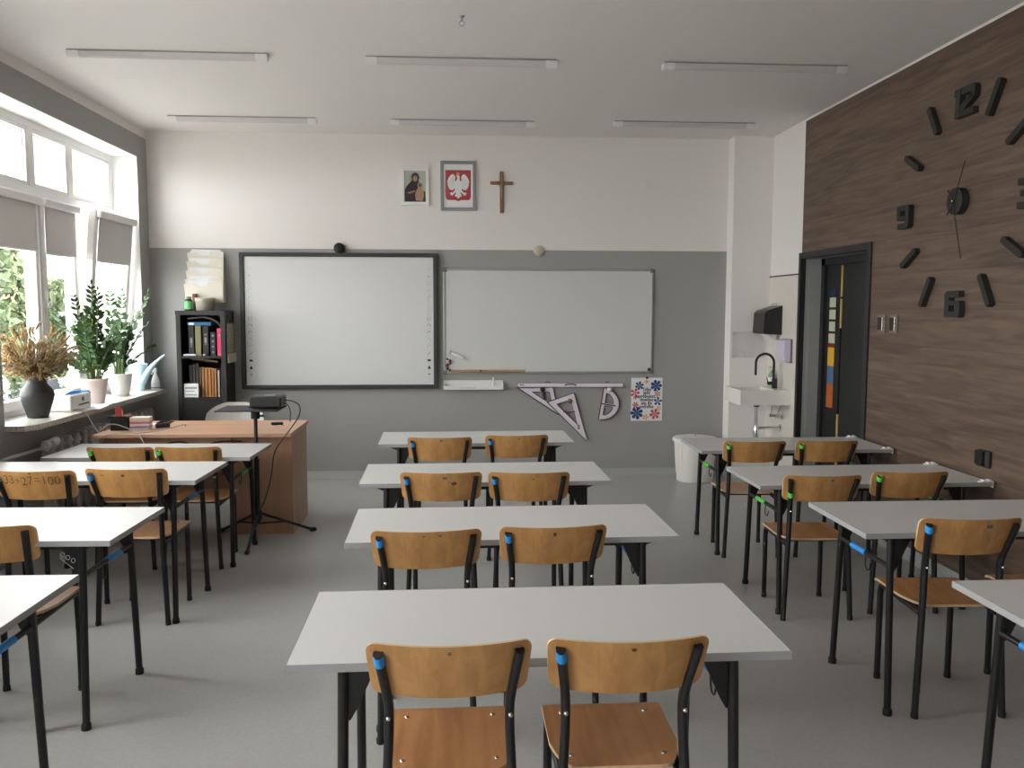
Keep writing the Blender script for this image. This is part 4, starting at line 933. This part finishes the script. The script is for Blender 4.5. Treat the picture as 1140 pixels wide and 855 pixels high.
def zz_plant(loc, lb, pot_r, pot_h, potm, stems, seed, pot_shape=0):
    rs = random.Random(seed); t = empty('potted_zz_plant', lb, 'potted plant', loc, 0, 'potted plants on the sill')
    rb = pot_r*.68
    if pot_shape == 0: pr = [(.0001, 0), (rb, 0), (rb+.003, .006), (rb*1.02+.002, .02), (pot_r*.97, pot_h-.022), (pot_r, pot_h-.02), (pot_r*1.01, pot_h), (pot_r*.95, pot_h), (pot_r*.90, pot_h-.03)]
    else: pr = [(.0001, 0), (rb, 0), (rb, .018), (rb*1.03, .02), (rb*1.05, .024), (pot_r*.98, pot_h-.01), (pot_r, pot_h-.008), (pot_r, pot_h), (pot_r*.94, pot_h), (pot_r*.9, pot_h-.03)]
    MB().lathe(pr, (0, 0, 0), 36).build('pot', potm, t)
    MB().lathe([(pot_r*.91, pot_h-.028), (.0001, pot_h-.018)], (0, 0, 0), 24).build('soil', 'soil', t)
    for i, (tx, ty, tz, bow) in enumerate(stems):
        a = math.atan2(ty, tx); b0 = Vector((math.cos(a)*pot_r*rs.uniform(.1, .5), math.sin(a)*pot_r*rs.uniform(.1, .5), pot_h-.03)); tip = Vector((tx, ty, tz))
        c1 = b0+Vector((0, 0, (tz-pot_h)*.45)); c2 = b0.lerp(tip, .55)+Vector((0, 0, bow))
        P_ = bez(b0, c1, c2, tip, 22); n = len(P_)
        s = MB().tube(P_, [.0085-.0065*j/(n-1) for j in range(n)], 7).build('stem', 'stem', t)
        lf = MB(); k0 = int(n*.22)
        side0 = (P_[-1]-P_[0]).cross(Vector((0, 0, 1)))
        if side0.length < .05: side0 = Vector((rs.uniform(-1, 1), rs.uniform(-1, 1), 0))
        ph = rs.uniform(-.7, .7); side0 = side0.normalized(); side0.rotate(Matrix.Rotation(ph, 3, 'Z'))
        for j in ([q_ for q_ in range(k0, n-4) if q_ % 3 != 2]+[n-4, n-3, n-2, n-1]):
            T = (P_[min(j+1, n-1)]-P_[j-1]).normalized(); sd = (side0-T*side0.dot(T)).normalized(); nn = T.cross(sd)
            f = (j-k0)/(n-1-k0); L_ = .066*(.75+.5*math.sin(PI*(f*.8+.15)))*rs.uniform(.8, 1.1)*(.75 if f > .9 else 1)
            for s2 in ((-1, 1) if j < n-1 else (0,)):
                up = .30+.55*f
                d = (sd*s2+T*up+nn*rs.uniform(-.25, .35)).normalized() if s2 else T
                wv = d.cross(nn).normalized(); wv.rotate(Matrix.Rotation(rs.uniform(-.5, .5), 3, d)); nr = d.cross(wv).normalized()
                p = P_[j]; W_ = L_*.235
                pts = [p, p+d*L_*.28+wv*W_*.8+nr*W_*.3, p+d*L_*.28-wv*W_*.8+nr*W_*.3, p+d*L_*.6+wv*W_+nr*W_*.35, p+d*L_*.6-wv*W_+nr*W_*.35, p+d*L_*.3, p+d*L_*.62, p+d*L_]
                lf.add(pts, [(0, 5, 1), (0, 2, 5), (1, 5, 6, 3), (5, 2, 4, 6), (3, 6, 7), (6, 4, 7)], 0, True)
        lf.build('leaflets', 'leaf', s)
    return t
zz_plant((-2.835, 6.86, ZL), 'leafy green plant in a pale pink pot beside the printer', .105, .20, 'pinkpot',
  [(-.03, .10, .93, .06), (-.12, -.02, .86, .06), (.05, .02, .88, .05), (-.30, -.22, .83, .10), (.12, .14, .62, .06), (.16, -.02, .48, .05), (-.10, .2, .70, .05), (.02, -.16, .50, .06), (-.16, .1, .62, .05), (.08, .22, .50, .04), (-.02, -.1, .66, .04), (.14, .05, .34, .04), (-.1, -.18, .40, .05)], 5)
zz_plant((-2.872, 7.48, ZL), 'leafy green plant in a white pot beside the watering can', .10, .19, 'white',
  [(-.07, .02, .91, .05), (.05, -.02, .88, .05), (.24, .04, .88, .06), (.20, .10, .60, .05), (.0, -.18, .68, .05), (-.12, -.12, .62, .05), (.30, -.03, .44, .02), (-.05, .15, .64, .05), (.12, -.08, .60, .05), (-.02, .05, .5, .05), (.1, .1, .7, .05), (-.16, -.02, .55, .05)], 11, 1)

# printer
t = empty('printer', 'white desktop printer with a blue insert on the sill', 'printer', (-2.868, 6.475, ZL)); 
bd = MB().box(-.10, .10, -.17, .17, 0, .118, 0, .014).build('body', 'white', t)
MB().box(-.085, .085, -.155, .155, .112, .124, 0, .004).build('blue_insert', 'blueplastic', t)
b = MB().prism([(-.155, .124), (-.02, .146), (.13, .130), (.13, .134), (-.02, .152), (-.155, .13)], lambda a, c, d: (d, a, c), -.07, .055); b.build('paper_sheet', 'paper', t)
b = MB().prism([(-.095, .118), (-.13, .215), (-.134, .214), (-.10, .116)], lambda a, c, d: (a, d, c), -.12, .13); b.build('paper_support', flat('lid_grey', (178, 182, 198)), t)
b = MB().prism([(-.10, .118), (-.10, .128), (.085, .128), (.10, .110)], lambda a, c, d: (a, d, c), .135, .165); b.build('raised_edge', 'blueplastic', t)
b = MB().box(.0995, .102, -.05, .12, .036, .044); b.build('output_slot', 'blackm', t)
b = MB().tube([(.1005, .02+.016*math.cos(a), .078+.016*math.sin(a)) for a in [i*2*PI/16 for i in range(17)]], .0028, 5)
b.tube([(.1010, .015, .070), (.1010, .018, .088)], .002, 4).tube([(.1010, .022, .068), (.1010, .025, .084)], .002, 4); b.build('round_logo', flat('logo_grey', (90, 92, 96)), bd)
tag(MB().box(-.045, .09, -.24, .18, 0, .003).build('paper_sheet', 'paper', loc=(-2.762, 6.70, ZL), rot=(0, 0, .15)), 'white paper sheet lying on the sill by the printer, overhanging its edge', 'paper')
# watering can
t = empty('watering_can', 'pale blue watering can with a long upturned spout on the sill', 'watering can', (-2.868, 7.90, ZL))
b = MB(); n = 24; prof = []
for i in range(n+1):
    f = i/n; z = f*.245; r_ = .044+.034*f; prof.append((r_, z))
b.lathe(prof, (0, 0, 0), 28, sy=.8); b.lathe([(.0001, .004), (.05, 0)], (0, 0, 0), 28, sy=.8); b.lathe([(p_[0]-.004, p_[1]) for p_ in prof], (0, 0, 0), 28, sy=.8)
sp = bez((.015, 0, .08), (.075, 0, .17), (.11, 0, .23), (.235, 0, .325), 12)
b.tube(sp, [.046, .045, .042, .038, .034, .030, .026, .022, .018, .015, .012, .010, .009], 14, caps=False)
b.build('can_body', 'paleblue', t)
MB().tube(bez((-.078, 0, .20), (-.085, 0, .27), (-.04, 0, .29), (.0, 0, .255), 8), .007, 8).build('handle', 'paleblue', t)
t = empty('spray_bottle', 'white spray bottle at the far end of the sill', 'spray bottle', (-2.77, 8.035, ZL)); 
MB().lathe([(.0001, 0), (.036, 0), (.039, .006), (.038, .07), (.030, .10), (.020, .125), (.013, .145), (.013, .16)], (0, 0, 0), 24, sy=.75).build('bottle_body', 'white', t)
MB().lathe([(.0385, .022), (.0387, .065)], (0, 0, 0), 24, sy=.76).build('bottle_label', flat('label_pale', (215, 218, 222)), t)
MB().lathe([(.0392, .014), (.0392, .022)], (0, 0, 0), 24, sy=.76).build('blue_stripe', flat('label_blue', (50, 70, 130)), t)
MB().box(-.028, .016, -.010, .010, .158, .198, 0, .006).box(-.045, -.026, -.006, .006, .175, .193, 0, .003).tube([(-.02, 0, .160), (-.034, 0, .135)], .005, 6).build('trigger_head', 'white', t)

# ------------------------------------------------------------ bin, sink corner
t = empty('waste_bin', 'tall cream ribbed bin with a lid beside the column', 'bin', (2.27, 8.0, 0))
b = MB(); n = 48; prof = [(.0001, .002), (.168, .002), (.170, .012), (.172, .05), (.176, .08), (.178, .085), (.198, .385), (.200, .392), (.208, .398)]
b.lathe(prof, (0, 0, 0), 48)
for i in range(40):
    if (i//5) % 2 == 0:
        a = 2*PI*i/40; b.tube([(.1785*math.cos(a), .1785*math.sin(a), .10), (.1965*math.cos(a), .1965*math.sin(a), .365)], .0045, 5)
b.build('bin_body', 'bin', t)
l = MB().lathe([(.213, .385), (.216, .392), (.215, .408), (.205, .418), (.15, .428), (.06, .434), (.0001, .435)], (0, 0, 0), 48).build('lid', 'bin', t)
MB().lathe([(.012, .434), (.006, .442), (.006, .455), (.009, .462), (.0001, .465)], (0, 0, 0), 12).build('knob', 'steel', l)
t = empty('wash_basin', 'square white ceramic wash basin on the wall by the door', 'sink', (2.992, 7.72, .917))
b = MB(); x0, x1, y0, y1 = -.462, 0, -.23, .23; zb_ = -.137; w_ = .022
b.box(x0, x0+w_, y0, y1, zb_, 0); b.box(x0+w_, x1, y0, y0+w_, zb_, 0); b.box(x0+w_, x1, y1-w_, y1, zb_, 0); b.box(-.13, x1, y0+.01, y1-.01, zb_, -.002, 0, .003); b.box(x0+.01, x1-.01, y0+.01, y1-.01, zb_, zb_+.03)
b.build('basin', 'ceramic', t)
MB().lathe([(.0001, .003), (.02, .003), (.022, 0)], (-.28, 0, zb_+.030), 16).build('drain', 'metal', t)
t = empty('faucet', 'black gooseneck faucet on the wash basin', 'faucet', (2.917, 7.70, .918))
MB().lathe([(.0001, 0), (.024, 0), (.024, .085), (.018, .09), (.0001, .09)], (0, 0, 0), 20).build('tap_body', 'blackm', t)
a0 = [( -.095+.085*math.cos(a), 0, .23+.085*math.sin(a)) for a in [PI*i/14 for i in range(15)]]
MB().tube([(-.010, 0, .08)]+a0+[(-.180, 0, .12)], .0115, 10).build('spout', 'blackm', t)
MB().tube([(-.02, 0, .045), (-.065, 0, .045)], .016, 10).tube([(-.062, 0, .05), (-.075, 0, .10)], [.005, .004], 8).build('lever', 'blackm', t)
t = empty('soap_bottle', 'clear green soap bottle behind the faucet', 'bottle', (2.94, 7.84, .918))
MB().lathe([(.0001, 0), (.032, 0), (.034, .008), (.034, .11), (.02, .135), (.012, .14), (.012, .155)], (0, 0, 0), 20).build('bottle_body', flat('soap_green', (150, 172, 140), .3), t)
MB().tube([(0, 0, .155), (0, 0, .185), (-.035, 0, .186)], .006, 8).build('pump', 'white', t)
MB().lathe([(.0345, .03), (.0345, .09)], (0, 0, 0), 20).build('bottle_label', 'paper', t)
t = empty('sink_trap', 'chrome drain pipe and bottle trap under the wash basin', 'drain pipe', (2.755, 7.70, 0))
MB().tube([(0, 0, .745), (0, 0, .78)], .026, 14).build('collar', 'blackm', t)
MB().tube([(0, 0, .56), (0, 0, .75)], .016, 12).build('pipe', 'metal', t)
MB().lathe([(.0001, .44), (.026, .445), (.028, .46), (.028, .53), (.018, .57), (.016, .575)], (0, 0, 0), 18).build('trap_cup', 'metal', t)
MB().tube([(.02, 0, .545), (.225, 0, .545)], .014, 12).build('outlet_pipe', 'metal', t)
MB().tube([(.222, 0, .545), (.237, 0, .545)], .034, 18).build('wall_flange', 'metal', t)
t = empty('water_valve', 'chrome shutoff valves with two hoses under the basin', 'valve', (2.992, 7.66, .655))
MB().tube([(0, 0, 0), (-.075, 0, 0)], .012, 10).tube([(0, 0, 0), (-.012, 0, 0)], .028, 16).build('valve_body', 'metal', t)
MB().tube([(-.06, 0, 0), (-.06, .0, .03)], .009, 8).tube([(-.075, 0, .01), (-.13, 0, .012)], .011, 10).tube([(-.125, 0, .0), (-.125, 0, .03)], .009, 8).build('tap_head', 'steel', t)
MB().tube(bez((-.055, 0, .02), (-.05, 0, .06), (-.02, 0, .08), (-.03, .0, .125), 8), .006, 8).tube(bez((-.115, 0, .02), (-.12, 0, .06), (-.10, 0, .08), (-.105, .0, .125), 8), .006, 8).build('hose', 'steel', t)
t = empty('towel_dispenser', 'black paper towel dispenser on the wall above the basin', 'dispenser', (2.992, 7.90, 1.53))
b = MB().prism([(0, -.125), (-.165, -.118), (-.175, -.10), (-.165, .075), (-.14, .10), (0, .145)], lambda a, c, d: (a, d, c), -.15, .14); b.build('case', flat('dispenser_black', (28, 28, 29), .35), t)
MB().tube([(-.02, -.05, .15), (-.02, -.05, .165), (-.07, -.05, .155)], .004, 6).build('lock_pin', 'steel', t)
MB().prism([(-.13, -.118), (-.03, -.118), (-.04, -.165), (-.07, -.17)], lambda a, c, d: (a, d, c), -.11, .09).build('paper_towel', 'white', t)
t = empty('soap_dispenser', 'small pale lilac soap dispenser right of the towel dispenser', 'dispenser', (2.992, 7.60, 1.27))
MB().box(-.015, -.001, -.115, .095, -.11, .105, 0, .003).build('wall_plate', flat('plate_dark', (95, 92, 100)), t)
MB().prism([(-.015, -.105), (-.062, -.10), (-.072, -.02), (-.066, .09), (-.015, .102)], lambda a, c, d: (a, d, c), -.105, .09).build('case', flat('lilac_white', (200, 196, 214), .4), t)
t = empty('sheet_holder', 'clear acrylic sheet holder with white paper on the column', 'sheet holder', (2.80, 8.10, 1.30))
MB().box(-.165, .165, -.010, -.0065, -.125, .125, 0, .001).build('acrylic_cover', 'acrylic', t)
MB().box(-.135, .12, -.006, -.004, -.112, .110).build('paper_sheet', 'white_wall', t)
b = MB()
for sx in (-.15, .145):
    for sz in (-.11, .11): b.tube([(sx, -.001, sz), (sx, -.014, sz)], .006, 8)
b.build('screw', 'steel', t)
# switches and socket on the wood wall
for i, (y, lb) in enumerate(((5.76, 'black light switch next to the door'), (5.595, 'black light switch further from the door, beside the other'))):
    t = empty('light_switch', lb, 'light switch', (XP, y, 1.546), 0, 'light switches by the door')
    MB().box(-.008, 0, -.052, .052, -.062, .062, 0, .003).build('plate', flat('switch_plate', (112, 96, 84)), t)
    MB().box(-.018, -.006, -.030, .034, -.043, .043, 0, .003).build('rocker', 'blackm', t); MB().box(-.0195, -.008, -.036, -.030, -.045, .045, 0, .001).build('chrome_edge', 'metal', t)
t = empty('wall_socket', 'black power socket on the wood panelled wall', 'socket', (XP, 4.53, .82))
MB().box(-.022, 0, -.055, .055, -.048, .048, 0, .008).build('housing', 'blackm', t)
MB().prism([(-.020, .044), (-.036, .038), (-.036, -.030), (-.022, -.044)], lambda a, c, d: (a, d, c), -.02, .05).build('flap', 'black', t)

# ------------------------------------------------------------ wall clock of separate felt numerals
CY, CZ = 4.88, 2.272
t = empty('wall_clock', 'huge black wall clock of separate numerals on the wood wall', 'clock', (XP, CY, CZ))
def CW(a, c, d): return (-d, -a, c)      # clock plane: a to the right on the wall, c up, d out of the wall
R = .60
for h in (1, 2, 4, 5, 7, 8, 10, 11):
    a = h*PI/6; ca, sa = math.sin(a), math.cos(a); L_, w_ = .20, .025
    pl = [(-w_/2*1.0, -L_/2), (w_/2, -L_/2), (w_*.75, -L_/2+.012), (w_*.75, L_/2-.012), (w_/2, L_/2), (-w_/2, L_/2), (-w_*.75, L_/2-.012), (-w_*.75, -L_/2+.012)]
    q = [(R*ca+x*sa+y*ca, R*sa-x*ca+y*sa) for x, y in pl]
    MB().prism(q, CW, 0, .035).build('hour_bar', 'mdf', t)
def blocks(rects, cx, cy, sc, name, skew=0):
    b = MB()
    for pl in rects: b.prism([(cx+(x+skew*y)*sc, cy+y*sc) for x, y in pl], CW, 0, .035)
    b.build(name, 'mdf', t)
def rc(x0, x1, y0, y1): return [(x0, y0), (x1, y0), (x1, y1), (x0, y1)]
def rr(x0, x1, y0, y1, c=.12): return [(x0+c, y0), (x1-c, y0), (x1, y0+c), (x1, y1-c), (x1-c, y1), (x0+c, y1), (x0, y1-c), (x0, y0+c)]
s = .19
six = [[(-.5, -.42), (-.42, -.5), (-.2, -.5), (-.2, .5), (-.36, .5), (-.5, .38)], [(-.2, .26), (.42, .26), (.42, .5), (-.2, .5)], [(-.2, -.5), (.42, -.5), (.5, -.42), (.5, -.27), (-.2, -.27)], [(.22, -.27), (.5, -.27), (.5, .05), (.42, .13), (.22, .13)], [(-.2, -.05), (.22, -.05), (.22, .13), (-.2, .13)]]
nine = [[(-x, -y) for x, y in p] for p in six]
three = [rc(-.45, .3, .28, .5), rc(-.3, .3, -.1, .1), rc(-.45, .3, -.5, -.28), [(.22, -.5), (.40, -.5), (.5, -.4), (.5, -.06), (.44, 0), (.5, .06), (.5, .4), (.40, .5), (.22, .5)]]
blocks(six, .005, -R+.005, .155, 'numeral_six'); blocks(nine, -R+.0, -.03, .15, 'numeral_nine'); blocks(three, R+.02, -.03, .155, 'numeral_three')
twelve = [[(-.62, .5), (-.25, .5), (-.25, -.5), (-.50, -.5), (-.50, .26), (-.62, .26)], [(-.18, .26), (.32, .26), (.32, .5), (-.18, .5)], [(.30, .5), (.50, .5), (.6, .4), (.6, .06), (.36, .0), (.36, .26), (.30, .26)], [(.6, .06), (-.02, -.28), (-.22, -.28), (-.22, -.1), (.36, .2)], [(-.22, -.5), (.6, -.5), (.6, -.28), (-.22, -.28)]]
blocks(twelve, .03, R-.04, .165, 'numeral_twelve', .08)
b = MB(); n = 28
b.prism([(.078*math.sin(i*2*PI/n), .078*math.cos(i*2*PI/n)) for i in range(n)], CW, 0, .045); b.build('centre_disc', 'mdf', t)
MB().prism([(-.003, 0), (.003, 0), (.103, .215), (.097, .217)], CW, .050, .053).build('hour_hand', 'blackm', t)
MB().prism([(-.004, 0), (.004, 0), (.113, -.335), (.107, -.336)], CW, .055, .058).build('minute_hand', 'blackm', t)
MB().prism([(-.006, 0), (.006, 0), (-.062, .075), (-.074, .07)], CW, .046, .049).prism([(-.006, 0), (.006, 0), (-.060, -.075), (-.072, -.07)], CW, .046, .049).build('hand_tail', 'blackm', t)
MB().sphere((-.058, 0, 0), .006, 5).build('centre_pin', 'metal', t)

# ------------------------------------------------------------ outside: trees and a pale building
def tree(x, y, z, r, hh, lb, seed, n=5200):
    rs = random.Random(seed); t = empty('garden_tree', lb, 'tree', (x, y, -.9), 0, 'trees outside the windows')
    MB().tube([(0, 0, 0), (.05, .1, hh*.5), (0, 0, z+.9)], [.16, .12, .06], 8).build('trunk', flat('bark', (86, 72, 58)), t)
    b = MB()
    blobs = [(rs.gauss(0, .4)*r, rs.gauss(0, .4)*r, z+.9+rs.uniform(-.5, .5)*hh, rs.uniform(.35, .6)*r) for _ in range(16)]
    for i in range(n):
        bx_, by_, bz_, br = blobs[i % 16]; u = Vector((rs.gauss(0, 1), rs.gauss(0, 1), rs.gauss(0, 1))).normalized()*br*rs.uniform(.75, 1.05)
        c = Vector((bx_, by_, bz_))+u; d1 = Vector((rs.gauss(0, 1), rs.gauss(0, 1), rs.gauss(0, 1))).normalized()*.11; d2 = d1.cross(Vector((rs.gauss(0, 1), rs.gauss(0, 1), 1))).normalized()*.07
        b.add([c-d1, c+d2, c+d1, c-d2], [(0, 1, 2, 3)])
    b.build('foliage', mat('tree_foliage_%d' % seed, (.06, .085, .035), .8, var=.4, vscale=2), t)
tree(-9.5, 16.3, 1.3, 1.6, 3.6, 'green tree seen through the nearest window pane at the left edge', 21)
tree(-9.0, 19.2, .7, .65, 2.6, 'green tree seen through the narrow middle window pane', 22)
t = empty('apartment_block', 'pale yellow building seen through the top pane near the corner', 'building', (-15, 37.5, -.9))
b = MB().box(-5, 5, -4, 4, 0, 9.6); b.build('facade', flat('pale_yellow_render', (128, 112, 74)), t)
MB().box(-5.4, 5.4, -4.4, 4.4, 9.6, 9.9).build('roof_edge', flat('roof_grey', (120, 112, 105)), t)
for i in range(3):
    for z in (1.2, 4.2, 7.0): MB().box(-3.6+i*2.8, -2.4+i*2.8, -4.03, -4.0, z, z+1.4).build('window', flat('far_glass', (70, 78, 86), .2), t)
